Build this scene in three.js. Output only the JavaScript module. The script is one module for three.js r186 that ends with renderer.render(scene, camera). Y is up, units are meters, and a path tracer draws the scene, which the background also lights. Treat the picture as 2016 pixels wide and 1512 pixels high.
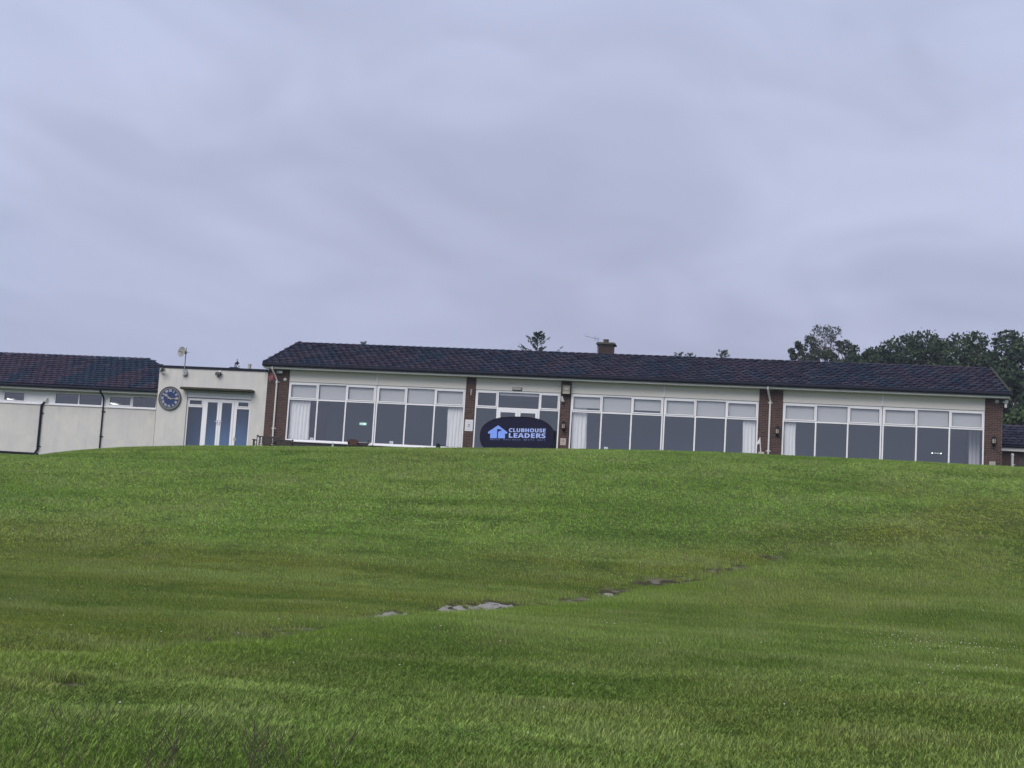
import * as THREE from 'three';
import { mergeGeometries } from 'three/addons/utils/BufferGeometryUtils.js';
import { RoundedBoxGeometry } from 'three/addons/geometries/RoundedBoxGeometry.js';

// ------------------------------------------------------------------ camera, sky, sun, exposure
const scene = new THREE.Scene();
const camera = new THREE.PerspectiveCamera(2 * Math.atan(756 / 2800) * 180 / Math.PI, 4 / 3, 0.1, 3000);
{
  const d = Math.PI / 180, yaw = 9.507 * d, pit = 6.217 * d, roll = 3.407 * d;
  const fw = new THREE.Vector3(-Math.sin(yaw) * Math.cos(pit), Math.sin(pit), -Math.cos(yaw) * Math.cos(pit));
  const r0 = new THREE.Vector3(Math.cos(yaw), 0, -Math.sin(yaw)), u0 = r0.clone().cross(fw);
  const r = r0.clone().multiplyScalar(Math.cos(roll)).addScaledVector(u0, Math.sin(roll));
  const u = u0.clone().multiplyScalar(Math.cos(roll)).addScaledVector(r0, -Math.sin(roll));
  camera.position.set(3.2903, -3.4848, 60.8808);
  camera.quaternion.setFromRotationMatrix(new THREE.Matrix4().makeBasis(r, u, fw.clone().negate()));
}
const renderer = new THREE.WebGLRenderer({ antialias: true });
renderer.toneMapping = THREE.LinearToneMapping;
renderer.toneMappingExposure = 2.0;
renderer.shadowMap.enabled = true;

// seeded random and value noise
function rng(seed) { let s = seed >>> 0; return () => { s = (s + 0x6D2B79F5) >>> 0; let t = s; t = Math.imul(t ^ (t >>> 15), t | 1); t ^= t + Math.imul(t ^ (t >>> 7), t | 61); return ((t ^ (t >>> 14)) >>> 0) / 4294967296; }; }
const TAB = new Float32Array(65536); { const r = rng(77); for (let i = 0; i < 65536; i++) TAB[i] = r(); }
function vn(x, y) {
  const xi = Math.floor(x), yi = Math.floor(y), fx = x - xi, fy = y - yi;
  const u = fx * fx * (3 - 2 * fx), v = fy * fy * (3 - 2 * fy);
  const a = (xi & 255), b = ((xi + 1) & 255), c = (yi & 255) << 8, e = ((yi + 1) & 255) << 8;
  return (TAB[a + c] * (1 - u) + TAB[b + c] * u) * (1 - v) + (TAB[a + e] * (1 - u) + TAB[b + e] * u) * v;
}
function fbm(x, y, o = 4) { let s = 0, a = 0.5, n = 0; for (let i = 0; i < o; i++) { s += a * vn(x, y); n += a; x = x * 2.03 + 17.3; y = y * 2.03 + 9.1; a *= 0.5; } return s / n; }
const lerp = (a, b, t) => a + (b - a) * t, clamp = (x, a = 0, b = 1) => Math.min(b, Math.max(a, x));
const sstep = (a, b, x) => { const t = clamp((x - a) / (b - a)); return t * t * (3 - 2 * t); };

{ // overcast rain sky: soft streaky cloud in dull lavender blue, the same all round
  const W = 2048, H = 1024, data = new Float32Array(W * H * 4);
  for (let j = 0; j < H; j++) for (let i = 0; i < W; i++) {
    const el = ((j + 0.5) / H - 0.5) * Math.PI, az = ((i + 0.5) / W - 0.5) * 2 * Math.PI;
    const dx = Math.cos(az) * Math.cos(el), dz = Math.sin(az) * Math.cos(el), dy = Math.max(0, Math.sin(el));
    const k = 1 / (dy + 0.32);
    const px = dx * k, pz = dz * k;
    // torn cloud sheet drawn into streaks
    const qx = px * 0.80 - pz * 0.60, qz = px * 0.60 + pz * 0.80;
    const wx = fbm(qx * 1.1 + 40, qz * 1.1 + 7, 4) - 0.5, wz = fbm(qx * 1.1 + 91, qz * 1.1 + 33, 4) - 0.5;
    const a = fbm(qx * 1.0 + wx * 1.8 + 201, qz * 1.7 + wz * 1.8 + 33, 5);
    const b = fbm(qx * 3.2 + wx * 5 + 133, qz * 5.2 + wz * 5 + 117, 6);
    const t = 0.5 + (0.45 + 0.55 * sstep(0.05, 0.24, el)) * (clamp(0.52 + (a - 0.5) * 1.9 + (b - 0.5) * 1.25 * (0.4 + 1.2 * a)) - 0.5);   // rain haze evens out the cloud low down
    const w = fbm(qx * 0.6 + 200, qz * 0.6 + 170, 3) - 0.5;      // warm and cool drift
    const o = (j * W + i) * 4;
    data[o] = lerp(0.195, 0.272, t) * (1 + w * 0.12); data[o + 1] = lerp(0.213, 0.295, t); data[o + 2] = lerp(0.292, 0.395, t) * (1 - w * 0.05); data[o + 3] = 1;
  }
  const sky = new THREE.DataTexture(data, W, H, THREE.RGBAFormat, THREE.FloatType);
  sky.mapping = THREE.EquirectangularReflectionMapping; sky.magFilter = THREE.LinearFilter; sky.minFilter = THREE.LinearFilter; sky.needsUpdate = true;
  scene.background = sky; scene.environment = sky;
}
const sun = new THREE.DirectionalLight(0xfff8f0, 1.2);   // the light behind the cloud
sun.position.set(-16, 40, 44); sun.target.position.set(-4, 0, 6);
sun.castShadow = true; sun.shadow.radius = 90; sun.shadow.mapSize.set(2048, 2048);
Object.assign(sun.shadow.camera, { left: -60, right: 60, top: 60, bottom: -60, near: 1, far: 220 });
scene.add(sun, sun.target);
scene.fog = new THREE.FogExp2(0xb9bfd8, 0.0005);

// ------------------------------------------------------------------ helpers
const V3 = (x, y, z) => new THREE.Vector3(x, y, z);
const taken = new Map();
function numbered(n) { const k = taken.get(n) || 0; taken.set(n, k + 1); return k ? n + '_' + String(k).padStart(3, '0') : n; }
function shade(m) { m.castShadow = true; m.receiveShadow = true; return m; }
function uvM(g) {            // uv in metres by the way each face points
  const p = g.attributes.position, n = g.attributes.normal, uv = new Float32Array(p.count * 2);
  for (let i = 0; i < p.count; i++) {
    const ax = Math.abs(n.getX(i)), ay = Math.abs(n.getY(i)), az = Math.abs(n.getZ(i));
    if (az >= ax && az >= ay) { uv[2 * i] = p.getX(i); uv[2 * i + 1] = p.getY(i); }
    else if (ax >= ay) { uv[2 * i] = p.getZ(i); uv[2 * i + 1] = p.getY(i); }
    else { uv[2 * i] = p.getX(i); uv[2 * i + 1] = p.getZ(i); }
  }
  g.setAttribute('uv', new THREE.BufferAttribute(uv, 2)); return g;
}
function bx(x0, x1, y0, y1, z0, z1) { const g = new THREE.BoxGeometry(x1 - x0, y1 - y0, z1 - z0); g.translate((x0 + x1) / 2, (y0 + y1) / 2, (z0 + z1) / 2); return g; }
function rb(x0, x1, y0, y1, z0, z1, r = 0.01) { const g = new RoundedBoxGeometry(x1 - x0, y1 - y0, z1 - z0, 2, Math.min(r, (x1 - x0) / 2.1, (y1 - y0) / 2.1, (z1 - z0) / 2.1)); g.translate((x0 + x1) / 2, (y0 + y1) / 2, (z0 + z1) / 2); return g; }
function cy(r1, r2, h, x, y, z, seg = 14) { const g = new THREE.CylinderGeometry(r1, r2, h, seg); g.translate(x, y, z); return g; }
function cyZ(r1, r2, h, x, y, z, seg = 20) { const g = new THREE.CylinderGeometry(r1, r2, h, seg); g.rotateX(Math.PI / 2); g.translate(x, y, z); return g; }
function cyX(r, h, x, y, z, seg = 14) { const g = new THREE.CylinderGeometry(r, r, h, seg); g.rotateZ(Math.PI / 2); g.translate(x, y, z); return g; }
function sph(r, x, y, z) { const g = new THREE.SphereGeometry(r, 14, 10); g.translate(x, y, z); return g; }
function tube(pts, r, seg = 24, rs = 8) { return new THREE.TubeGeometry(new THREE.CatmullRomCurve3(pts.map(p => V3(...p)), false, 'catmullrom', 0.2), seg, r, rs, false); }
function poly(pts, r, rs = 8) { return new THREE.TubeGeometry((() => { const c = new THREE.CurvePath(); for (let i = 0; i + 1 < pts.length; i++) c.add(new THREE.LineCurve3(V3(...pts[i]), V3(...pts[i + 1]))); return c; })(), (pts.length - 1) * 8, r, rs, false); }
function merge(gs) { if (!Array.isArray(gs)) return gs; const c = gs.map(g => { const q = g.index ? g.toNonIndexed() : g; for (const k of Object.keys(q.attributes)) if (!['position', 'normal', 'uv', 'color'].includes(k)) q.deleteAttribute(k); return q; }); return c.length === 1 ? c[0] : mergeGeometries(c); }
function part(name, gs, mat, parent) { const m = shade(new THREE.Mesh(merge(gs), mat)); m.name = name; parent.add(m); return m; }
function tag(o, label, category, group, kind) { o.userData.label = label; if (category) o.userData.category = category; if (group) o.userData.group = group; if (kind) o.userData.kind = kind; return o; }
function thing(name, label, category, pos = [0, 0, 0], turn = 0, group) { const o = new THREE.Group(); o.name = numbered(name); o.position.set(...pos); o.rotation.y = turn; scene.add(o); return tag(o, label, category, group); }
function solo(name, gs, mat, label, category, group) { return tag(part(numbered(name), gs, mat, scene), label, category, group); }
const lin = (r, g, b) => new THREE.Color().setRGB(r, g, b);
function std(c, rough = 0.8, extra = {}) { return new THREE.MeshStandardMaterial({ color: Array.isArray(c) ? lin(...c) : c, roughness: rough, ...extra }); }
const phys = (c, rough, extra = {}) => new THREE.MeshPhysicalMaterial({ color: Array.isArray(c) ? lin(...c) : c, roughness: rough, specularIntensity: 0.35, ...extra });   // matt concrete
function tex(n, fn, srgb = true, rep = 1, m = n) {   // n by m texture from a function of pixel -> [r,g,b] 0..255
  const d = new Uint8Array(n * m * 4);
  for (let j = 0; j < m; j++) for (let i = 0; i < n; i++) { const c = fn(i, j), o = (j * n + i) * 4; d[o] = clamp(c[0], 0, 255); d[o + 1] = clamp(c[1], 0, 255); d[o + 2] = clamp(c[2], 0, 255); d[o + 3] = 255; }
  const t = new THREE.DataTexture(d, n, m); t.wrapS = t.wrapT = THREE.RepeatWrapping; t.magFilter = THREE.LinearFilter; t.minFilter = THREE.LinearMipmapLinearFilter; t.generateMipmaps = true;
  if (srgb) t.colorSpace = THREE.SRGBColorSpace; t.repeat.set(rep, rep); t.needsUpdate = true; return t;
}
function canvasTex(w, h, draw) { const c = document.createElement('canvas'); c.width = w; c.height = h; draw(c.getContext('2d'), w, h); const t = new THREE.CanvasTexture(c); t.colorSpace = THREE.SRGBColorSpace; t.magFilter = THREE.LinearFilter; return t; }

// ------------------------------------------------------------------ materials
const plasterTex = tex(512, (i, j) => { // weathered cream render, faint rain streaks
  const st = fbm(i * 0.09, j * 0.006 + 3, 3), bl = fbm(i * 0.02 + 50, j * 0.02, 4), f = TAB[(i * 131 + j * 977) & 65535];
  const v = 203 + (st - 0.5) * 8 + (bl - 0.5) * 16 + (f - 0.5) * 10; return [v + 2, v, v - 5 - (bl - 0.5) * 8];
}, true, 0.22);
const plasterBump = tex(256, (i, j) => { const v = 120 + TAB[(i * 53 + j * 717) & 65535] * 60 + fbm(i * 0.2, j * 0.2, 3) * 80; return [v, v, v]; }, false, 1.6);
const M = {
  plaster: std(0xffffff, 0.9, { map: plasterTex, bumpMap: plasterBump, bumpScale: 0.006 }),
  panel: std([0.80, 0.77, 0.71], 0.7),
  soffit: std([0.62, 0.63, 0.58], 0.8),
  upvc: std([0.86, 0.86, 0.88], 0.35),
  fascia: std([0.74, 0.74, 0.72], 0.5),
  pipeWhite: std([0.72, 0.70, 0.66], 0.4),
  black: phys([0.012, 0.013, 0.016], 0.6),
  blackTrim: phys([0.012, 0.015, 0.024], 0.7),
  deck: std([0.02, 0.02, 0.025], 0.9),
  mortar: std([0.24, 0.21, 0.185], 0.95),
  plinth: std([0.045, 0.043, 0.04], 0.9),
  glass: new THREE.MeshPhysicalMaterial({ color: 0xffffff, roughness: 0, transmission: 1, thickness: 0, ior: 2.35 }),
  glassBlue: new THREE.MeshPhysicalMaterial({ color: lin(0.70, 0.80, 0.92), roughness: 0, transmission: 1, thickness: 0, ior: 2.1 }),
  inWall: std([0.42, 0.50, 0.52], 0.9), inFloor: std([0.16, 0.17, 0.18], 0.95), inCeil: std([0.6, 0.6, 0.58], 0.9), inBlue: std([0.22, 0.42, 0.62], 0.9), inDark: std([0.38, 0.38, 0.37], 0.9),
  curtain: std([0.80, 0.81, 0.81], 0.95), sheer: std([0.60, 0.61, 0.62], 0.95), blind: std([0.52, 0.53, 0.53], 0.9),
  chrome: std([0.55, 0.55, 0.56], 0.25, { metalness: 1 }), zinc: std([0.35, 0.36, 0.37], 0.45, { metalness: 0.9 }),
  wood: std([0.055, 0.044, 0.038], 0.85), woodRed: std([0.075, 0.035, 0.022], 0.8),
  white: std([0.74, 0.74, 0.72], 0.5), navy: phys([0.012, 0.013, 0.03], 0.85),
  lamp: std([0.40, 0.37, 0.31], 0.4), concrete: std([0.42, 0.40, 0.36], 0.95), red: std([0.30, 0.035, 0.05], 0.45),
  mossSlab: std(0xffffff, 0.95, { map: tex(256, (i, j) => { const a = fbm(i * 0.05, j * 0.05, 4), b = fbm(i * 0.15 + 90, j * 0.15, 3); const g = sstep(0.45, 0.6, a); return [lerp(50, 58, b) + g * 8, lerp(50, 60, b) + g * 10, lerp(44, 40, b)]; }, true, 0.5), bumpMap: plasterBump, bumpScale: 0.01 }),
};
const brickMats = [[0.150, 0.082, 0.064], [0.125, 0.070, 0.056], [0.175, 0.098, 0.075], [0.100, 0.062, 0.052], [0.14, 0.090, 0.070], [0.080, 0.052, 0.046]].map((c, k) => {
  const grain = tex(64, (i, j) => { const v = 205 + (TAB[(i * 71 + j * 431 + k * 997) & 65535] - 0.5) * 60 + (fbm(i * 0.12 + k * 9, j * 0.12, 3) - 0.5) * 90; return [v, v, v]; }, true, 5);
  return std(c, 0.9, { map: grain, bumpMap: grain, bumpScale: 0.002 });
});
const tileCols = [[0.028, 0.030, 0.052], [0.018, 0.019, 0.037], [0.043, 0.045, 0.068], [0.040, 0.031, 0.050], [0.017, 0.032, 0.056], [0.046, 0.034, 0.054]];
const tileMats = tileCols.map(c => phys(c, 0.9));
const tileVC = phys(0xffffff, 0.9, { vertexColors: true });
const mossTile = phys([0.055, 0.058, 0.045], 0.95);

// ------------------------------------------------------------------ terrain
function pchip(xs, ys) {
  const n = xs.length, h = [], d = [], m = new Array(n).fill(0);
  for (let i = 0; i < n - 1; i++) { h.push(xs[i + 1] - xs[i]); d.push((ys[i + 1] - ys[i]) / h[i]); }
  m[0] = d[0]; m[n - 1] = d[n - 2];
  for (let i = 1; i < n - 1; i++) if (d[i - 1] * d[i] > 0) { const a = 2 * h[i] + h[i - 1], b = h[i] + 2 * h[i - 1]; m[i] = (a + b) / (a / d[i - 1] + b / d[i]); }
  return x => { x = clamp(x, xs[0], xs[n - 1]); let i = 0; while (i < n - 2 && x > xs[i + 1]) i++; const t = (x - xs[i]) / h[i], t2 = t * t, t3 = t2 * t; return (2 * t3 - 3 * t2 + 1) * ys[i] + (t3 - 2 * t2 + t) * h[i] * m[i] + (3 * t2 - 2 * t3) * ys[i + 1] + (t3 - t2) * h[i] * m[i + 1]; };
}
const brow = pchip([-80, -31.8, -27.2, -24.8, -22.8, -20.6, -16.3, -12, -8, -2, 2, 6, 12.6, 16.7, 60], [-2.4, -1.73, -1.27, -1.24, -0.9, -0.67, -0.43, -0.28, -0.1, 0.12, 0.22, 0.23, 0.22, 0.16, 0.26]);
const ZZ = [-60, -12, 0, 4, 6, 9, 15, 25, 33, 40, 50, 61, 90, 400];
const fall = pchip(ZZ, [0.3, -0.05, -0.05, -0.01, 0, -0.25, -1.45, -3.6, -4.7, -5.02, -5.1, -5.13, -5.8, -30]);
const keep = pchip(ZZ, [0, 1, 1, 1, 1, 1, 0.75, 0.4, 0.2, 0.05, 0, 0, 0, 0]);
const track = [[-9, 60], [-5.6, 48], [-5.12, 45.34], [-4.65, 44.9], [-3.98, 41.94], [-2.91, 37.33], [-2.31, 35.76], [-1.69, 34.19], [-0.93, 32.8], [0.36, 30.67], [1.09, 29.09], [2.39, 27.98], [4.54, 24.27], [6.89, 22.94], [10.68, 21.08], [22, 16]];
function trackDist(x, z) { // signed: positive on the near side
  let best = 1e9, sg = 1;
  for (let i = 0; i + 1 < track.length; i++) {
    const [ax, az] = track[i], [cx, cz] = track[i + 1], ux = cx - ax, uz = cz - az, L = ux * ux + uz * uz;
    const t = clamp(((x - ax) * ux + (z - az) * uz) / L), px = x - ax - ux * t, pz = z - az - uz * t, q = px * px + pz * pz;
    if (q < best) { best = q; sg = (ux * pz - uz * px) > 0 ? 1 : -1; }
  }
  return Math.sqrt(best) * sg;
}
const lowLine = [[-5.2, 51], [-3.34, 48.55], [-3.2, 47.87], [-2.84, 46.43], [-2.24, 45.31], [-1.6, 44.08], [-1.01, 42.36], [-0.2, 40.2]];
function lowDist(x, z) { let b = 1e9; for (let i = 0; i + 1 < lowLine.length; i++) { const [ax, az] = lowLine[i], ux = lowLine[i + 1][0] - ax, uz = lowLine[i + 1][1] - az, t = clamp(((x - ax) * ux + (z - az) * uz) / (ux * ux + uz * uz)); b = Math.min(b, Math.hypot(x - ax - ux * t, z - az - uz * t)); } return b; }
const arcX = [-40, -15.19, -11.36, -8.02, -3.49, -0.66, 1.16, 3.8, 6.66, 11.59, 30], arcZ = [24, 27.29, 28.22, 28.58, 26.94, 24.77, 23.23, 21.55, 19.15, 16.06, 8];
const arc = pchip(arcX, arcZ);
function height(x, z) {
  let y = fall(z) + keep(z) * brow(x);
  const w = sstep(7, 13, z) * (1 - sstep(60, 90, z));
  if (w > 0) {
    y += w * ((fbm(x * 0.13 + 5, z * 0.13, 3) - 0.5) * 0.34 + (fbm(x * 0.7 + 40, z * 0.7, 2) - 0.5) * 0.07);
    const d = trackDist(x, z); if (Math.abs(d) < 3) y -= w * 0.10 * Math.exp(-d * d / 0.5);
  }
  return y;
}
// bare, trodden earth along the worn line
const bareSpots = [[-1.75, 34.3, 0.5, 1.0, 1], [-1.35, 33.5, 0.45, 0.8, 1], [-2.62, 36.4, 0.42, 0.6, 1], [-1.0, 32.7, 0.6, 0.6, 0.6], [-0.2, 31.6, 0.5, 0.6, 0.55], [0.55, 30.3, 0.4, 0.7, 0.75], [2.2, 28.1, 0.5, 0.4, 0.6], [-3.6, 40.3, 0.5, 0.5, 0.5], [-3.2, 39.0, 0.4, 0.5, 0.5], [-2.9, 37.6, 0.4, 0.5, 0.6], [-4.3, 43.0, 0.5, 0.5, 0.55], [-3.1, 47.9, 0.5, 0.3, 0.55], [-2.3, 45.4, 0.4, 0.3, 0.62], [-2.9, 46.6, 0.4, 0.3, 0.62], [4.3, 24.6, 0.8, 0.5, 0.3]];
function bare(x, z) {
  let s = 0;
  for (const [cx, cz, rx, rz, a] of bareSpots) { const u = (x - cx) / rx, v = (z - cz) / rz, q = u * u + v * v; if (q < 7) s = Math.max(s, a * Math.exp(-q * 0.7)); }
  const d = trackDist(x, z); s = Math.max(s, 0.5 * Math.exp(-d * d / 0.55) * (1 - sstep(2.5, 7, x)) * (1 - 0.5 * sstep(40, 46, z)));
  if (s < 0.05) return 0;
  return clamp((s - 0.22 + (fbm(x * 3.1 + 11, z * 3.1, 3) - 0.5) * 1.3 * Math.min(1, s * 2)) * 2.2);
}
// what grows where: [r,g,b] and vigour
function sward(x, z) {
  const d = trackDist(x, z), n1 = fbm(x * 0.22 + 3, z * 0.22 + 8, 3) - 0.5, n2 = fbm(x * 0.9 + 31, z * 0.9, 3) - 0.5, n3 = fbm(x * 0.07 + 70, z * 0.16 + 20, 3) - 0.5;
  const a = z - arc(x);
  const up = 1 - sstep(-2.2, 1.6, a + n1 * 7);                              // fine mown turf of the upper bank
  const dry = (1 - up) * (1 - sstep(-0.6, 0.5, d + n2 * 0.8));             // thin olive turf above the worn line
  const lush = sstep(0.15, 0.6, d) * (1 - sstep(1.0, 2.6, d + n1 * 1.5)) * sstep(24, 29, z);
  const st = fbm(x * 0.16 + 9, z * 1.1 + 4, 3) - 0.5, dl = lowDist(x, z);
  let c = [0.074, 0.098, 0.019];
  const mix = (q, t) => { c = c.map((v, k) => lerp(v, q[k], t)); };
  mix([0.088, 0.134, 0.022], up); mix([0.086, 0.100, 0.014], dry * 0.85); mix([0.078, 0.120, 0.013], lush * 0.8); mix([0.092, 0.098, 0.026], 0.7 * Math.exp(-dl * dl / 0.12));
  mix([0.112, 0.150, 0.034], clamp(st * 3) * 0.85); mix([0.050, 0.082, 0.010], clamp(-st * 3) * 0.85);
  mix([0.094, 0.112, 0.024], clamp(n1 * 2.0)); mix([0.048, 0.080, 0.012], clamp(-n1 * 1.8)); mix([0.108, 0.122, 0.040], clamp(n2 * 1.8 - 0.1)); mix([0.042, 0.072, 0.010], clamp(-n2 * 2.0 - 0.1));
  mix([0.112, 0.148, 0.036], clamp(n3 * 2.4) * up * 0.7); mix([0.062, 0.106, 0.016], clamp(-n3 * 2.4) * up * 0.7);
  return { c, up, dry, lush, n2, edge: Math.max(Math.exp(-dl * dl / 0.15), Math.exp(-d * d / 0.3)) };
}
{ // one sheet, fine under the lawn and coarse to the horizon
  const axis = (fine0, fine1, step, far0, far1) => { const a = []; for (let v = fine0; v <= fine1 + 1e-6; v += step) a.push(v); let s = step, v = fine0; while (v > far0) { s *= 1.28; v -= s; a.unshift(v); } s = step; v = fine1; while (v < far1) { s *= 1.28; v += s; a.push(v); } return a; };
  const xs = axis(-40, 26, 0.28, -900, 900), zs = axis(-2, 64, 0.28, -900, 600), nx = xs.length, nz = zs.length;
  const pos = new Float32Array(nx * nz * 3), uv = new Float32Array(nx * nz * 2), idx = [];
  for (let j = 0; j < nz; j++) for (let i = 0; i < nx; i++) { const o = j * nx + i; pos[o * 3] = xs[i]; pos[o * 3 + 1] = height(xs[i], zs[j]); pos[o * 3 + 2] = zs[j]; uv[o * 2] = (xs[i] + 42) / 70; uv[o * 2 + 1] = (zs[j] + 4) / 70; }
  for (let j = 0; j < nz - 1; j++) for (let i = 0; i < nx - 1; i++) { const a = j * nx + i, b = a + 1, c = a + nx, e = c + 1; idx.push(a, c, b, b, c, e); }
  const g = new THREE.BufferGeometry(); g.setAttribute('position', new THREE.BufferAttribute(pos, 3)); g.setAttribute('uv', new THREE.BufferAttribute(uv, 2)); g.setIndex(idx); g.computeVertexNormals();
  const N = 1400; let hue = [0.07, 0.1, 0.02];
  const gt = tex(N, (i, j) => { // thatch, soil and worn earth between the blades
    const x = i / N * 70 - 42, z = j / N * 70 - 4, near = x > -24 && x < 18 && z > 8 && z < 58;
    const f = TAB[(i * 197 + j * 809) & 65535] - 0.5, s = (j % 2 || !near) ? fbm(x * 0.9 + 31, z * 0.9, 2) : vn(x * 0.9 + 31, z * 0.9), b = near ? bare(x, z) : 0;
    const v = 1 + f * 0.3 + (s - 0.5) * 0.3, pale = near && b > 0 ? sstep(0.5, 0.7, fbm(x * 5 + 3, z * 5, 2)) : 0;
    if (!(i & 3)) hue = near || (x > -40 && x < 26 && z > 0) ? sward(x, z).c : [0.07, 0.105, 0.02];
    const e = k => 255 * Math.pow(hue[k] * 0.85 * v, 1 / 2.2);
    return [lerp(e(0), lerp(60, 104, pale), b), lerp(e(1), lerp(56, 100, pale), b), lerp(e(2), lerp(42, 88, pale), b)];
  });
  gt.wrapS = gt.wrapT = THREE.ClampToEdgeWrapping;
  const m = part('lawn_ground', g, phys(0xffffff, 0.95, { map: gt, specularIntensity: 0.15 }), scene); tag(m, 'grassy hillside rising to the clubhouse', 'ground', null, 'structure');
}

// ------------------------------------------------------------------ roof tiles
const TW = 0.33, TL = 0.46, GAUGE = 0.375;
function tileGeo(v) { // a cambered interlocking tile, front edge at z = 0
  const r = rng(900 + v), prof = [[0, -0.012], [0.14, 0.002], [0.35, 0.008], [0.62, 0.010], [0.90, 0.002], [1, -0.014]], p = [], th = 0.02, w = TW - 0.012, tilt = (r() - 0.5) * 0.03;
  const q = (a, b, c, d) => p.push(...a, ...b, ...c, ...a, ...c, ...d);
  for (let i = 0; i < prof.length - 1; i++) {
    const [u0, h0] = prof[i], [u1, h1] = prof[i + 1], s0 = tilt * (u0 - 0.5), s1 = tilt * (u1 - 0.5);
    const A = [u0 * w, h0 + 0.058 + s0, 0], B = [u1 * w, h1 + 0.058 + s1, 0], Cc = [u1 * w, h1 + 0.006, -TL], D = [u0 * w, h0 + 0.006, -TL];
    q(A, B, Cc, D); q([A[0], A[1] - th, 0.004], [B[0], B[1] - th, 0.004], B, A);
  }
  q([0, 0.026, 0], [0, 0.046, 0], [0, -0.006, -TL], [0, -0.026, -TL]); q([w, 0.044, 0], [w, 0.024, 0], [w, -0.028, -TL], [w, -0.008, -TL]);
  const g = new THREE.BufferGeometry(); g.setAttribute('position', new THREE.Float32BufferAttribute(p, 3)); g.computeVertexNormals(); g.setAttribute('uv', new THREE.Float32BufferAttribute(new Float32Array(p.length / 3 * 2), 2)); return g;
}
const tileGeos = [0, 1, 2, 3].map(tileGeo);
function slopeTiles(roof, E, Rg, x0, x1, xEnd, seed, singles, motley, rank) {
  // E and Rg: [y, z] of the eave and the ridge; xEnd(s): right end of the course a distance s up the slope
  const r = rng(seed), L = Math.hypot(Rg[0] - E[0], Rg[1] - E[1]), up = V3(0, (Rg[0] - E[0]) / L, (Rg[1] - E[1]) / L), X = V3(1, 0, 0), down = up.clone().negate(), n = down.clone().cross(X), mat = new THREE.Matrix4(), all = [];
  for (let s = 0, k = 0; s < L - 0.1; s += GAUGE, k++) for (let i = -1; ; i++) {
    const x = x0 + (i + (k % 2) * 0.5 + (k % 3) * 0.07) * TW + (r() - 0.5) * 0.008; if (x < x0 - 0.01 && !(k % 2 && i === -1)) continue; const e = xEnd(s + 0.2); if (x + TW > e + 0.02) break; if (x < x0 - 0.2) continue;
    const band = fbm(x * 1.1 + seed, s * 0.22 + seed, 3), t = r();
    let c = t < 0.42 ? 0 : t < 0.7 ? 1 : 2; if (r() < motley * 1.2) c = band > 0.53 ? (r() < 0.5 ? 3 : 5) : band < 0.45 ? 4 : c;
    all.push({ x, s, c, v: Math.floor(r() * 4), key: rank(x, s) });
  }
  all.sort((a, b) => b.key - a.key);
  const rest = [];
  all.forEach((t, i) => {
    const p = V3(t.x, E[0], E[1]).addScaledVector(up, t.s).addScaledVector(n, 0.005);
    mat.makeBasis(X, n, down).setPosition(p);
    if (i < singles) { const m = part('roof_tile', tileGeos[t.v], tileMats[t.c], roof); m.applyMatrix4(mat); }
    else { const g = tileGeos[t.v].clone().applyMatrix4(mat), q = g.attributes.position.count, col = new Float32Array(q * 3); for (let k = 0; k < q; k++) col.set(tileCols[t.c], k * 3); g.setAttribute('color', new THREE.BufferAttribute(col, 3)); rest.push(g); }
  });
  if (rest.length) part('roof_tiles', rest, tileVC, roof).userData.kind = 'stuff';
}
function ridgeGeo(len, r) { const g = new THREE.CylinderGeometry(r, r * 1.12, len, 10, 1, false, -Math.PI / 2, Math.PI); g.rotateX(Math.PI / 2); g.rotateY(Math.PI / 2); return g; }
function quad(a, b, c, d) { const g = new THREE.BufferGeometry(); g.setAttribute('position', new THREE.Float32BufferAttribute([...a, ...b, ...c, ...a, ...c, ...d], 3)); g.setAttribute('uv', new THREE.Float32BufferAttribute([0, 0, 1, 0, 1, 1, 0, 0, 1, 1, 0, 1], 2)); g.computeVertexNormals(); return g; }
function slab(pts, t) { // quad given thickness downwards
  const lo = pts.map(p => [p[0], p[1] - t, p[2]]), [a, b, c, d] = pts, [e, f, g, h] = lo;
  return [quad(a, b, c, d), quad(h, g, f, e), quad(e, f, b, a), quad(f, g, c, b), quad(g, h, d, c), quad(h, e, a, d)];
}

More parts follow.
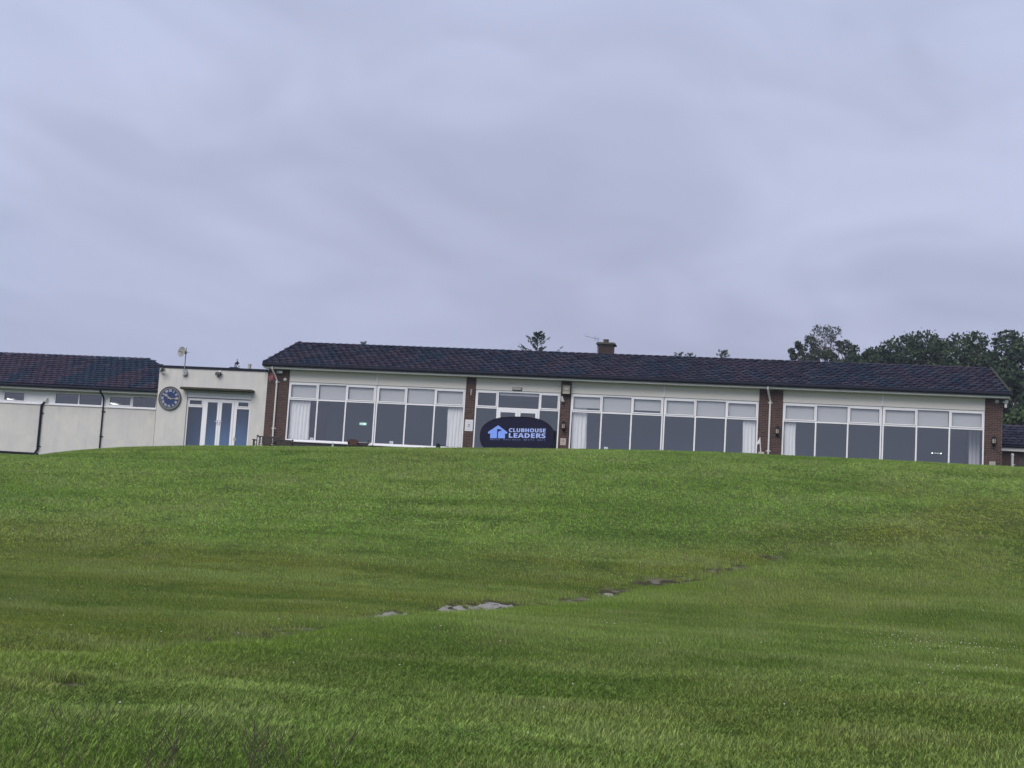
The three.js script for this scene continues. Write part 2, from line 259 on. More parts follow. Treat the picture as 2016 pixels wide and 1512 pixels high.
// ------------------------------------------------------------------ windows
// a glazed unit: frame outline with bars; cells = [x0,x1,y0,y1,sash]
function glazing(parent, name, x0, x1, y0, y1, z, bars, cells, gl, fw = 0.065) {
  const w = new THREE.Group(); w.name = name; parent.add(w);
  part('frame', [rb(x0, x0 + fw, y0, y1, z - 0.07, z, 0.008), rb(x1 - fw, x1, y0, y1, z - 0.07, z, 0.008), rb(x0 + fw, x1 - fw, y1 - fw, y1, z - 0.068, z - 0.002, 0.008), rb(x0 + fw, x1 - fw, y0, y0 + fw, z - 0.068, z - 0.002, 0.008)], M.upvc, w);
  for (const [n, a, b, c, d] of bars) part(n, rb(a, b, c, d, z - 0.066, z - (n === 'mullion' ? 0.004 : 0.006), 0.008), M.upvc, w);
  for (const [a, b, c, d, sash] of cells) {
    let k = 0;
    if (sash) { k = 0.05; part('opening_sash', [rb(a, a + k, c, d, z - 0.05, z + 0.018, 0.008), rb(b - k, b, c, d, z - 0.05, z + 0.018, 0.008), rb(a + k, b - k, d - k, d, z - 0.05, z + 0.016, 0.008), rb(a + k, b - k, c, c + k, z - 0.05, z + 0.016, 0.008)], M.upvc, w); }
    part('gasket', [bx(a + k, a + k + 0.012, c + k, d - k, z - 0.042, z - 0.028), bx(b - k - 0.012, b - k, c + k, d - k, z - 0.042, z - 0.028), bx(a + k + 0.012, b - k - 0.012, d - k - 0.012, d - k, z - 0.042, z - 0.028), bx(a + k + 0.012, b - k - 0.012, c + k, c + k + 0.012, z - 0.042, z - 0.028)], M.black, w);
    const p = new THREE.PlaneGeometry(b - a - 2 * k, d - c - 2 * k); p.translate((a + b) / 2, (c + d) / 2, z - 0.035); part('pane', p, gl, w);
  }
  return w;
}

// ------------------------------------------------------------------ the clubhouse
const SILL = 0.30, TRAN = 2.16, HEAD = 2.92, SOFF = 3.46;
const piers = [[-18.01, -17.02], [-8.93, -8.5], [-4.73, -4.29], [3.75, 4.74], [12.96, 13.65]];
const club = thing('clubhouse', 'long single storey clubhouse with brick piers, big white windows and slate grey tiled roof', 'building');
{
  // brick piers, brick by brick
  const st = rb(0, 0.215, 0, 0.065, -0.05, 0.008, 0.004), geoCache = new Map();
  const bg = w => { const k = Math.round(w * 200); if (!geoCache.has(k)) geoCache.set(k, uvM(bx(0, w, 0, 0.065, -0.05, 0.008))); return geoCache.get(k); };
  uvM(st);
  piers.forEach(([a, b], pi) => {
    const r = rng(40 + pi), core = part('brick_pier', uvM(bx(a + 0.002, b - 0.002, -0.6, SOFF - 0.002, -0.33, -0.001)), M.mortar, club);
    const y0 = pi === 0 ? -0.6 : -0.15;
    for (let y = y0, k = 0; y < SOFF - 0.06; y += 0.075, k++) {
      let x = a; const first = k % 2 ? 0.1025 : 0.215;
      for (let i = 0; x < b - 0.02; i++) {
        let w = i === 0 ? first : 0.215; w = Math.min(w, b - x); if (w < 0.03) break;
        const m = part('brick', bg(w), brickMats[Math.floor(r() * r() * 6 * 0.999 + (r() < 0.2 ? 2 : 0)) % 6], core); m.position.set(x, y, (r() - 0.5) * 0.003); x += w + 0.01;
      }
    }
  });
  // cream boards above the glazing and the thin cover strips
  const bays = [[-17.02, -8.93], [-8.5, -4.73], [-4.29, 3.75], [4.74, 12.96]];
  for (const [a, b] of bays) { part('fascia_board', uvM(bx(a + 0.001, b - 0.001, HEAD + 0.03, SOFF - 0.001, -0.12, -0.03)), M.panel, club); part('head_trim', bx(a + 0.002, b - 0.002, HEAD, HEAD + 0.028, -0.11, -0.015), std([0.25, 0.26, 0.24], 0.7), club); part('plinth_wall', bx(a + 0.001, b - 0.001, -0.6, SILL - 0.05, -0.14, -0.03), M.plinth, club); }
  for (const x of [-12.96, -0.27, 8.84]) part('cover_strip', rb(x - 0.03, x + 0.03, HEAD + 0.032, SOFF - 0.002, -0.03, 0.01, 0.006), M.upvc, club);
  // six three light windows, top outer lights opening
  const wins = [[-17.02, -12.96], [-12.96, -8.93], [-4.29, -0.27], [-0.27, 3.75], [4.74, 8.84], [8.84, 12.96]];
  for (const [a0, b0] of wins) {
    const a = a0 + 0.012, b = b0 - 0.012, w = (b - a) / 3, m1 = a + w + 0.02, m2 = b - w - 0.02, f = 0.065, h = 0.035;
    const win = glazing(club, 'window', a, b, SILL, HEAD - 0.001, -0.02,
      [['mullion', m1 - h, m1 + h, SILL + f, HEAD - f], ['mullion', m2 - h, m2 + h, SILL + f, HEAD - f], ['transom', a + f, m1 - h, TRAN - h, TRAN + h], ['transom', m1 + h, m2 - h, TRAN - h, TRAN + h], ['transom', m2 + h, b - f, TRAN - h, TRAN + h]],
      [[a + f, m1 - h, TRAN + h, HEAD - f, 1], [m1 + h, m2 - h, TRAN + h, HEAD - f, 0], [m2 + h, b - f, TRAN + h, HEAD - f, 1], [a + f, m1 - h, SILL + f, TRAN - h, 0], [m1 + h, m2 - h, SILL + f, TRAN - h, 0], [m2 + h, b - f, SILL + f, TRAN - h, 0]], M.glass);
    part('window_sill', rb(a0 + 0.02, b0 - 0.02, SILL - 0.055, SILL - 0.002, -0.12, 0.035, 0.012), M.upvc, win);
  }
  { // glazed door bay
    const a = -8.488, b = -4.742, m1 = -7.49, m2 = -5.65, f = 0.065, h = 0.035, y0 = -0.02;
    const e = glazing(club, 'door_screen', a, b, y0, HEAD - 0.001, -0.02,
      [['mullion', m1 - h, m1 + h, y0 + f, HEAD - f], ['mullion', m2 - h, m2 + h, y0 + f, HEAD - f], ['transom', a + f, m1 - h, TRAN - h, TRAN + h], ['transom', m1 + h, m2 - h, TRAN - h - 0.02, TRAN + h], ['transom', m2 + h, b - f, TRAN - h, TRAN + h]],
      [[a + f, m1 - h, TRAN + h, HEAD - f, 1], [m1 + h, m2 - h, TRAN + h, HEAD - f, 0], [m2 + h, b - f, TRAN + h, HEAD - f, 1], [a + f, m1 - h, y0 + f, TRAN - h, 0], [m2 + h, b - f, y0 + f, TRAN - h, 0]], M.glass);
    const mid = (m1 + m2) / 2;
    for (const [p, q] of [[m1 + h + 0.003, mid - 0.003], [mid + 0.003, m2 - h - 0.003]]) {
      const k = 0.115; part('door_leaf', [rb(p, p + k, y0, TRAN - 0.06, -0.08, -0.01, 0.01), rb(q - k, q, y0, TRAN - 0.06, -0.08, -0.01, 0.01), rb(p + k, q - k, TRAN - 0.06 - k, TRAN - 0.06, -0.078, -0.012, 0.01), rb(p + k, q - k, y0, y0 + 0.25, -0.078, -0.012, 0.01)], M.upvc, e);
      const g = new THREE.PlaneGeometry(q - p - 2 * k, TRAN - 0.31 - k - y0); g.translate((p + q) / 2, (TRAN - 0.06 - k + y0 + 0.25) / 2, -0.045); part('pane', g, M.glass, e);
    }
  }
  // the room behind
  part('floor', bx(-17.9, 13.55, 0.1, 0.24, -8.9, -0.15), M.inFloor, club);
  part('ceiling', bx(-17.9, 13.55, 3.3, 3.36, -8.9, -0.125), M.inCeil, club);
  part('back_wall', bx(-18.0, 13.64, -0.6, SOFF - 0.005, -9.1, -8.9), M.inWall, club);
  for (const [a, b] of [[-18.0, -17.8], [13.45, 13.64]]) part('end_wall', uvM(bx(a, b, -0.6, SOFF - 0.004, -8.9, -0.335)), brickMats[1], club);
  for (const x of [-8.7, -4.5, 4.25]) part('partition_stub', bx(x - 0.1, x + 0.1, 0.24, 3.3, -1.2, -0.335), M.inWall, club);
  // roof
  const E = [3.665, 0.52], R = [5.33, -4.5], B = [3.665, -9.52], xL = -18.12, xR = 13.86;
  const roof = part('roof', [...slab([[xL + 0.03, E[0] - 0.02, E[1] - 0.05], [xR - 0.03, E[0] - 0.02, E[1] - 0.05], [xR - 0.03, R[0] - 0.02, R[1]], [xL + 0.03, R[0] - 0.02, R[1]]], 0.08), ...slab([[xL + 0.03, R[0] - 0.021, R[1] - 0.002], [xR - 0.03, R[0] - 0.021, R[1] - 0.002], [xR - 0.03, B[0], B[1]], [xL + 0.03, B[0], B[1]]], 0.08)], M.deck, club);
  slopeTiles(roof, E, R, xL, xR, () => xR + 0.12, 5, 300, 0.35, (x, s) => x - s * 0.8);
  const rg = ridgeGeo(0.46, 0.125); let k = 0; const rr = rng(8);
  for (let x = xL + 0.22; x < xR - 0.1; x += 0.43, k++) { const m = part('ridge_tile', rg, x > 11.4 ? mossTile : tileMats[k % 3], roof); m.position.set(x, R[0] - 0.03 + (rr() - 0.5) * 0.012, R[1]); m.rotation.z = 0.055 + (rr() - 0.5) * 0.02; }
  const vl = Math.hypot(R[0] - E[0], R[1] - E[1]), ang = Math.atan2(R[0] - E[0], E[1] - R[1]);
  for (const [x, m] of [[xL + 0.02, tileMats[1]], [xR - 0.005, mossTile]]) for (let s = 0; s < vl - 0.2; s += GAUGE) { const v = part('verge_tile', rb(-0.05, 0.05, -0.05, 0.05, -0.2, 0.2, 0.02), m, roof); v.position.set(x, E[0] + (s + 0.19) * Math.sin(ang) + 0.03, E[1] - (s + 0.19) * Math.cos(ang)); v.rotation.x = ang - 0.06; }
  for (const x of [-18.0, 13.45]) { const sh = new THREE.Shape([new THREE.Vector2(0.05, SOFF), new THREE.Vector2(8.95, SOFF), new THREE.Vector2(8.95, 3.62), new THREE.Vector2(4.5, 5.2), new THREE.Vector2(0.05, 3.66)]); const g = new THREE.ExtrudeGeometry(sh, { depth: 0.19, bevelEnabled: false }); g.rotateY(Math.PI / 2); g.translate(x, 0, 0); part('gable_wall', uvM(g), brickMats[1], club); }
  part('soffit', bx(xL + 0.01, xR - 0.01, SOFF, SOFF + 0.02, 0.002, 0.43), M.soffit, club);
  part('eaves_fascia', rb(xL, xR - 0.02, SOFF - 0.012, SOFF + 0.13, 0.43, 0.455, 0.005), M.fascia, club);
  const gut = part('gutter', (() => { const g = new THREE.CylinderGeometry(0.072, 0.072, xR - xL + 0.02, 14); g.rotateZ(Math.PI / 2); g.scale(1, 1.15, 1); g.translate((xL + xR) / 2, SOFF + 0.15, 0.535); return g; })(), M.blackTrim, club);
  for (let x = xL + 0.4; x < xR; x += 0.95) part('gutter_bracket', rb(x - 0.015, x + 0.015, SOFF + 0.07, SOFF + 0.15, 0.457, 0.59, 0.004), M.blackTrim, gut);
  // downpipes: swan neck, collars, shoe
  for (const [x, yb, col2] of [[-17.56, -0.42, 0.80], [4.21, 0.22, 0.84]]) {
    const p = part('downpipe', [cy(0.052, 0.045, 0.11, x - 0.12, SOFF + 0.06, 0.49), tube([[x - 0.12, SOFF + 0.03, 0.49], [x - 0.12, SOFF - 0.06, 0.47], [x - 0.05, SOFF - 0.32, 0.2], [x, SOFF - 0.50, 0.085], [x, SOFF - 0.62, 0.075]], 0.04, 30, 10), cy(0.038, 0.038, SOFF - 0.6 - yb, x, (SOFF - 0.6 + yb) / 2, 0.075)], M.pipeWhite, club);
    for (const y of [2.89, col2]) part('pipe_collar', [cy(0.052, 0.05, 0.1, x, y, 0.075), rb(x - 0.10, x + 0.10, y - 0.02, y + 0.02, 0.012, 0.04, 0.006)], M.pipeWhite, p);
  }
  // chimney astride the ridge
  const c = part('chimney', uvM(bx(-3.68, -2.98, 4.9, 5.74, -4.95, -4.35)), std([0.10, 0.09, 0.08], 0.95), club), r = rng(3);
  for (let y = 4.95, n = 0; y < 5.7; y += 0.075, n++) for (let x = -3.68, i = 0; x < -2.99; i++) { const w = Math.min(i === 0 && n % 2 ? 0.1025 : 0.215, -2.98 - x); if (w < 0.03) break; const m = part('brick', bg(w), brickMats[5], c); m.position.set(x, y, -4.345); x += w + 0.01; }
  part('chimney_cap', [rb(-3.78, -2.88, 5.74, 5.81, -5.05, -4.25, 0.015), rb(-3.72, -2.94, 5.81, 5.85, -4.99, -4.31, 0.015)], std([0.07, 0.068, 0.06], 0.95), club);
  part('chimney_pot', [cy(0.12, 0.13, 0.16, -3.36, 5.92, -4.65), cy(0.14, 0.14, 0.035, -3.36, 6.0, -4.65)], std([0.09, 0.07, 0.055], 0.9), club);
}
// what hangs behind the glass
function curtain(x0, x1, y0, y1, z, label, seed, group, mat = M.curtain) {
  const r = rng(seed), n = Math.max(24, Math.round((x1 - x0) * 60)), m = 10, pos = [], idx = [], ph = r() * 6, fq = 40 + r() * 8;
  const put = (u, v, s) => { const x = lerp(x0, x1, u), a = 0.026 * (0.75 + 0.5 * vn(u * 9 + seed, v * 2)); pos.push(x + 0.012 * Math.sin(v * 5 + u * 20), lerp(y0, y1, v), z + a * Math.sin((x - x0) * fq + ph + 0.5 * Math.sin(v * 3 + seed)) + s); };
  for (const s of [0, -0.006]) for (let j = 0; j <= m; j++) for (let i = 0; i <= n; i++) put(i / n, j / m, s);
  const S = (n + 1) * (m + 1);
  for (let k = 0; k < 2; k++) for (let j = 0; j < m; j++) for (let i = 0; i < n; i++) { const a = k * S + j * (n + 1) + i, b = a + 1, c = a + n + 1, d = c + 1; k ? idx.push(a, c, b, b, c, d) : idx.push(a, b, c, b, d, c); }
  const g = new THREE.BufferGeometry(); g.setAttribute('position', new THREE.Float32BufferAttribute(pos, 3)); g.setIndex(idx); g.computeVertexNormals();
  return solo('curtain', g, mat, label, 'curtain', group);
}
curtain(-16.93, -16.0, 0.33, 2.12, -0.2, 'wide white pleated curtain inside the window beside the red alarm box', 1);
curtain(-9.72, -8.98, 0.33, 2.13, -0.2, 'white curtain drawn back inside the window beside the pier with the notice', 2);
curtain(-4.2, -3.55, 0.33, 2.42, -0.2, 'white curtain inside the window beside the big square floodlight', 3);
curtain(3.12, 3.68, 0.33, 2.13, -0.2, 'white curtain inside the window beside the pier, flag marker side', 4);
curtain(4.83, 5.32, 0.33, 2.13, -0.2, 'narrow white curtain inside the window beside the lantern and downpipe pier', 5);
curtain(12.5, 12.95, 0.26, 2.6, -1.1, 'dim grey sheer drape deep inside the end window by the last pier', 6, undefined, M.sheer);
{
  const wins = [[-17.02, -12.96], [-12.96, -8.93], [-4.29, -0.27], [-0.27, 3.75], [4.74, 8.84], [8.84, 12.96]];
  wins.forEach(([a, b], wi) => {
    const w = (b - a) / 3;
    for (let k = 0; k < 3; k++) {
      const half = wi === 2 && k !== 1, yb = half ? 2.36 : TRAN + 0.02, x0 = a + w * k + 0.07, x1 = a + w * (k + 1) - 0.07;
      const t = thing('roller_blind', half ? 'grey roller blind pulled not quite down over the top pane, clear strip below it' : 'pale grey roller blind fully down behind a top window pane', 'blind', [0, 0, 0], 0, half ? 'partly lowered roller blinds' : 'lowered roller blinds');
      part('fabric', bx(x0, x1, yb, HEAD + 0.05, -0.135, -0.131), M.blind, t); part('bottom_rail', rb(x0, x1, yb - 0.025, yb, -0.143, -0.123, 0.006), M.blind, t);
    }
  });
  const t = thing('roller_blind', 'roller blind rolled up short above the clubhouse double doors', 'blind'); part('fabric', bx(-7.43, -5.71, HEAD - 0.16, HEAD + 0.05, -0.135, -0.131), M.blind, t); part('bottom_rail', rb(-7.43, -5.71, HEAD - 0.185, HEAD - 0.16, -0.143, -0.123, 0.006), M.blind, t);
}
{ // lit exit sign and a lit wall lamp indoors
  const e = thing('exit_sign', 'small lit green and white exit sign glowing inside the clubhouse window', 'sign', [-13.72, 1.26, -0.9]);
  part('housing', rb(-0.17, 0.17, -0.06, 0.06, -0.06, 0, 0.01), M.white, e);
  const face = canvasTex(256, 96, (c, w, h) => { c.fillStyle = '#8cc9c0'; c.fillRect(0, 0, w, h); c.fillStyle = '#f2fff8'; for (const [x, y, a, b] of [[20, 20, 14, 54], [42, 14, 16, 16], [40, 34, 30, 12], [58, 50, 12, 28], [84, 30, 10, 44], [110, 20, 40, 10], [126, 30, 10, 46], [160, 18, 70, 60]]) c.fillRect(x, y, a, b); });
  const g = new THREE.PlaneGeometry(0.32, 0.10); g.translate(0, 0, 0.004); part('lit_face', g, std(0x111111, 0.5, { emissive: 0xffffff, emissiveMap: face, emissiveIntensity: 0.55 }), e);
  const l = new THREE.PointLight(0xaaffdd, 0.04); l.position.set(0, 0, 0.12); l.castShadow = true; e.add(l);
  const w = thing('wall_lamp', 'lit white twin spot lamp glowing inside the end window', 'lamp', [11.2, 1.16, -1.0]);
  part('bar', rb(-0.2, 0.2, -0.012, 0.012, -0.03, 0, 0.006), M.inDark, w);
  for (const x of [-0.19, 0.17]) part('bulb', (() => { const s = sph(0.03, x, 0, 0.03); return s; })(), std(0x222222, 0.5, { emissive: 0xffffff, emissiveIntensity: 1.0 }), w);
  for (const x of [-0.07, 0.04]) part('bulb', sph(0.018, x, 0.01, 0.03), std(0x222222, 0.5, { emissive: 0xeafff6, emissiveIntensity: 0.4 }), w);
  const l2 = new THREE.PointLight(0xffffff, 0.05); l2.position.set(0, 0, 0.16); l2.castShadow = true; w.add(l2);
}
for (const [x, y, g] of [[-15.79, 0.40, 0], [-2.66, 0.62, 0], [-13.0 + 0.86, 0.42, 0]]) {
  const t = canvasTex(64, 64, (c) => { c.fillStyle = '#dfe2e6'; c.fillRect(0, 0, 64, 64); c.fillStyle = '#8a9097'; c.fillRect(12, 14, 40, 6); c.fillRect(18, 26, 28, 22); c.fillStyle = '#dfe2e6'; c.fillRect(26, 32, 12, 10); });
  solo('window_sticker', (() => { const q = new THREE.BoxGeometry(0.16, 0.14, 0.003); q.translate(x, y, -0.05); return q; })(), std(0xffffff, 0.6, { map: t }), 'small white square sticker low inside a clubhouse window pane', 'sticker', 'window stickers');
}

// ------------------------------------------------------------------ flat roofed white block
const block = thing('flat_roof_block', 'white rendered flat roofed entrance block with glazed double doors and a black roof edge', 'building');
{
  const x0 = -23.18, x1 = -18.03, top = 3.34, dx0 = -21.76, dx1 = -18.74, dh = 2.26;
  part('wall', [[x0, dx0, -1.6, top], [dx1, x1, -1.6, top], [dx0, dx1, dh, top]].map(([a, b, c, d]) => uvM(bx(a, b, c, d, -0.3, 0))), M.plaster, block);
  part('side_wall', [uvM(bx(x0 + 0.001, x0 + 0.25, -1.6, top - 0.001, -5.0, -0.301)), uvM(bx(x1 - 0.25, x1 - 0.001, -1.6, top - 0.001, -5.0, -0.301)), uvM(bx(x0 + 0.25, x1 - 0.25, -1.6, top - 0.002, -5.0, -4.8))], M.plaster, block);
  part('flat_roof', bx(x0 - 0.01, x1, top, top + 0.05, -5.0, -0.02), M.blackTrim, block);
  part('roof_edge', [rb(x0 - 0.03, x1 + 0.005, top - 0.01, top + 0.10, -0.019, 0.045, 0.01)], M.blackTrim, block);
  part('lobby_floor', bx(x0 + 0.25, x1 - 0.25, -0.3, -0.18, -4.8, -0.3), M.inFloor, block); part('lobby_lining', [bx(x0 + 0.26, x1 - 0.26, -0.18, 2.6, -1.6, -1.5), bx(x0 + 0.26, x1 - 0.26, 2.6, 2.65, -1.5, -0.31)], M.inBlue, block);
  part('door_canopy', (() => { const g = rb(-21.97, -18.58, 2.35, 2.46, 0.001, 0.42, 0.03); return uvM(g); })(), M.mossSlab, block);
  part('head_panel', rb(dx0 + 0.002, dx1 - 0.002, 2.045, dh - 0.002, -0.2, -0.05, 0.006), M.upvc, block);
  part('head_drip', bx(dx0 + 0.003, dx1 - 0.003, 2.025, 2.044, -0.19, -0.03), std([0.16, 0.16, 0.15], 0.8), block);
  const y0 = -0.3, y1 = 2.02, z = -0.08, f = 0.065, h = 0.04, a = dx0 + 0.004, b = dx1 - 0.004, m1 = -20.95, m2 = -19.45, tb = 1.64;
  const e = glazing(block, 'door_screen', a, b, y0, y1, z,
    [['mullion', m1 - 0.07, m1 + 0.07, y0 + f, y1 - f], ['mullion', m2 - 0.07, m2 + 0.07, y0 + f, y1 - f], ['transom', a + f, m1 - 0.07, tb - h, tb + h], ['transom', m2 + 0.07, b - f, tb - h, tb + h]],
    [[a + f, m1 - 0.07, tb + h, y1 - f, 1], [m2 + 0.07, b - f, tb + h, y1 - f, 1], [a + f, m1 - 0.07, y0 + f, tb - h, 0], [m2 + 0.07, b - f, y0 + f, tb - h, 0]], M.glassBlue);
  const mid = (m1 + m2) / 2;
  for (const [p, q, s] of [[m1 + 0.073, mid - 0.003, -1], [mid + 0.003, m2 - 0.073, 1]]) {
    const k = 0.105, d = part('door', [rb(p, p + k, y0, y1 - f, -0.14, -0.06, 0.01), rb(q - k, q, y0, y1 - f, -0.14, -0.06, 0.01), rb(p + k, q - k, y1 - f - k, y1 - f, -0.138, -0.062, 0.01), rb(p + k, q - k, y0, y0 + 0.2, -0.138, -0.062, 0.01)], M.upvc, block);
    const g = new THREE.PlaneGeometry(q - p - 2 * k, y1 - f - k - y0 - 0.2); g.translate((p + q) / 2, (y1 - f - k + y0 + 0.2) / 2, -0.1); part('pane', g, M.glassBlue, d);
    const hx = s < 0 ? q - 0.05 : p + 0.05; part('handle', [rb(hx - 0.014, hx + 0.014, 0.82, 1.06, -0.06, -0.05, 0.004), cyX(0.011, 0.13, hx + s * 0.055, 0.99, -0.015), cyZ(0.011, 0.011, 0.05, hx, 0.99, -0.035)], M.chrome, d);
  }
  part('cable', tube([[x0 - 0.012, 3.2, -0.02], [x0 - 0.014, 1, -0.03], [x0 - 0.014, -1.2, -0.03]], 0.014, 8, 6), M.black, block);
  part('roof_hatch', [rb(-20.52, -19.86, top + 0.05, top + 0.2, -2.0, -1.2, 0.02), (() => { const g = new THREE.CylinderGeometry(0.26, 0.42, 0.12, 4); g.rotateY(Math.PI / 4); g.translate(-20.19, top + 0.25, -1.6); return g; })()], M.blackTrim, block);
  part('vent_pipe', [cy(0.075, 0.075, 0.42, -19.47, top + 0.24, -1.5), cy(0.085, 0.085, 0.05, -19.47, top + 0.46, -1.5)], std([0.42, 0.43, 0.38], 0.8), block);
}
// ------------------------------------------------------------------ left wing
const wing = thing('side_wing', 'low white rendered wing with a strip of high windows and mottled tiled roof', 'building');
{
  const z = -0.7, x0 = -40, x1 = -23.185, sill = 1.49, hd = 2.05, sof = 2.12;
  part('wall', [uvM(bx(x0, x1, -2.4, sill - 0.05, z - 0.25, z)), uvM(bx(x0, x1, hd + 0.001, sof, z - 0.25, z - 0.02))], M.plaster, wing);
  part('sill_board', rb(x0, x1, sill - 0.05, sill - 0.001, z - 0.25, z + 0.05, 0.008), M.upvc, wing);
  const wins = [[-36.6, -34.2, -35.4], [-33.85, -31.45, -32.6], [-31.16, -28.76, -29.98], [-28.55, -26.15, -27.34], [-25.9, -23.5, -24.70]];
  const piersW = [[x0, -36.6], [-34.2, -33.85], [-31.45, -31.16], [-28.76, -28.55], [-26.15, -25.9], [-23.5, x1]];
  part('strip_post', piersW.map(([a, b]) => bx(a + 0.001, b - 0.001, sill, hd, z - 0.2, z - 0.03)), M.upvc, wing);
  wins.forEach(([a, b, m], i) => {
    const f = 0.055, h = 0.035, cells = [[a + f, m - h, sill + f, hd - f, i !== 3 ? 1 : 0]]; if (i !== 2) cells.push([m + h, b - f, sill + f, hd - f, 0]);
    const w = glazing(wing, 'window', a, b, sill, hd, z - 0.04, [['mullion', m - h, m + h, sill + f, hd - f]], cells, M.glass, f);
    if (i === 2) part('blank_panel', rb(m + h, b - f, sill + f, hd - f, z - 0.1, z - 0.06, 0.006), M.upvc, w);
  });
  part('room', [bx(x0, x1, 0.2, 0.3, -5.5, z - 0.25), bx(x0, x1, 0.3, 2.3, -5.6, -5.5), bx(x0, x1, 2.3, 2.35, -5.5, z - 0.02)], M.inDark, wing);
  part('end_wall', bx(x0 - 0.2, x0, -2.4, sof, -9, z), M.plaster, wing);
  // roof, hipped at the right behind the white block
  const E = [2.335, -0.2], R = [4.30, -5.3], B = [2.335, -10.4], xr = -26.0, xh = -21.0, len = Math.hypot(R[0] - E[0], R[1] - E[1]);
  const roof = part('roof', [...slab([[x0, E[0] - 0.02, E[1] - 0.04], [xh, E[0] - 0.02, E[1] - 0.04], [xr, R[0] - 0.02, R[1]], [x0, R[0] - 0.02, R[1]]], 0.07), ...slab([[x0, R[0] - 0.021, R[1] - 0.002], [xr, R[0] - 0.021, R[1] - 0.002], [xh, B[0], B[1]], [x0, B[0], B[1]]], 0.07), quad([xh, E[0] - 0.02, E[1] - 0.04], [xh, B[0], B[1]], [xr, R[0] - 0.02, R[1]], [xr, R[0] - 0.02, R[1]])], M.deck, wing);
  slopeTiles(roof, E, R, x0, x1, s => Math.min(-23.2, xh + (xr - xh) * s / len), 29, 300, 0.75, (x, s) => x - s * 0.3);
  const rg = ridgeGeo(0.46, 0.115), rr = rng(18); let k = 0;
  for (let x = x0; x < xr; x += 0.43, k++) { const m = part('ridge_tile', rg, tileMats[k % 3], roof); m.position.set(x, R[0] - 0.02 + (rr() - 0.5) * 0.012, R[1]); m.rotation.z = 0.055; }
  const hipA = V3(xr, R[0] + 0.0, R[1]), hipB = V3(xh, E[0], E[1]), hl = hipA.distanceTo(hipB), dir = hipB.clone().sub(hipA).normalize();
  for (let s = 0.15; s < hl * 0.55; s += 0.42) { const m = part('hip_tile', rg, tileMats[(k++) % 3], roof); m.position.copy(hipA).addScaledVector(dir, s); m.quaternion.setFromUnitVectors(V3(1, 0, 0), dir); }
  part('soffit', bx(x0, x1, sof, sof + 0.02, z + 0.001, -0.31), M.soffit, wing);
  part('eaves_fascia', rb(x0, x1, sof - 0.005, sof + 0.12, -0.31, -0.285, 0.005), M.fascia, wing);
  const gut = part('gutter', cyX(0.075, x1 - x0, (x0 + x1) / 2, sof + 0.15, -0.20), M.blackTrim, wing);
  for (let x = x0 + 0.5; x < x1; x += 0.95) part('gutter_bracket', rb(x - 0.015, x + 0.015, sof + 0.08, sof + 0.15, -0.283, -0.15, 0.004), M.blackTrim, gut);
  const wp = part('waste_pipe', [poly([[-28.93, 1.62, z + 0.06], [-28.99, 1.45, z + 0.07], [-29.10, 1.44, z + 0.07], [-29.10, 1.30, z + 0.07], [-29.10, -0.86, z + 0.07], [-40, -0.80, z + 0.07]], 0.055, 10), sph(0.06, -29.10, -0.86, z + 0.07), sph(0.056, -29.10, 1.42, z + 0.07)], M.black, wing);
  part('pipe_elbow', [cyZ(0.055, 0.055, 0.14, -28.91, 1.72, z + 0.03), tube([[-28.91, 1.72, z + 0.06], [-28.91, 1.66, z + 0.08], [-28.94, 1.58, z + 0.07]], 0.058, 10, 10)], M.pipeWhite, wp);
  for (const y of [1.05, -0.5]) part('pipe_clip', rb(-29.18, -28.98, y - 0.02, y + 0.02, z + 0.005, z + 0.05, 0.005), M.black, wp);
  const dp = part('downpipe', [tube([[-26.08, sof + 0.1, -0.22], [-26.08, sof - 0.03, -0.3], [-26.06, sof - 0.2, z + 0.1], [-26.06, sof - 0.4, z + 0.06]], 0.04, 16, 10), cy(0.034, 0.034, 3.2, -26.06, 0.12, z + 0.06)], M.black, wing);
  for (const y of [1.25, 0.1]) part('pipe_clip', rb(-26.13, -25.95, y - 0.02, y + 0.02, z + 0.005, z + 0.05, 0.005), M.black, dp);
}
for (const [x, y, lab] of [[-31.6, 1.74, 'lit fluorescent tube seen through the wing window by the waste pipe'], [-26.35, 1.76, 'lit fluorescent tube seen through the wing window beside the black downpipe']]) {
  const t = thing('tube_light', lab, 'light', [x, y, -2.5], 0.1); t.rotation.z = -0.17;
  part('tube', cyX(0.03, 0.56, 0, 0, 0), std(0x333333, 0.5, { emissive: 0xffffff, emissiveIntensity: 0.9 }), t); part('batten', rb(-0.3, 0.3, 0.04, 0.1, -0.04, 0.04, 0.01), M.inDark, t);
  part('hanger', [cy(0.006, 0.006, 0.45, -0.3, 0.32, 0, 6), cy(0.006, 0.006, 0.45, 0.3, 0.32, 0, 6)], M.zinc, t);
  const l = new THREE.PointLight(0xf4f8ff, 0.12); l.position.set(0, -0.08, 0.06); l.castShadow = true; t.add(l);
}
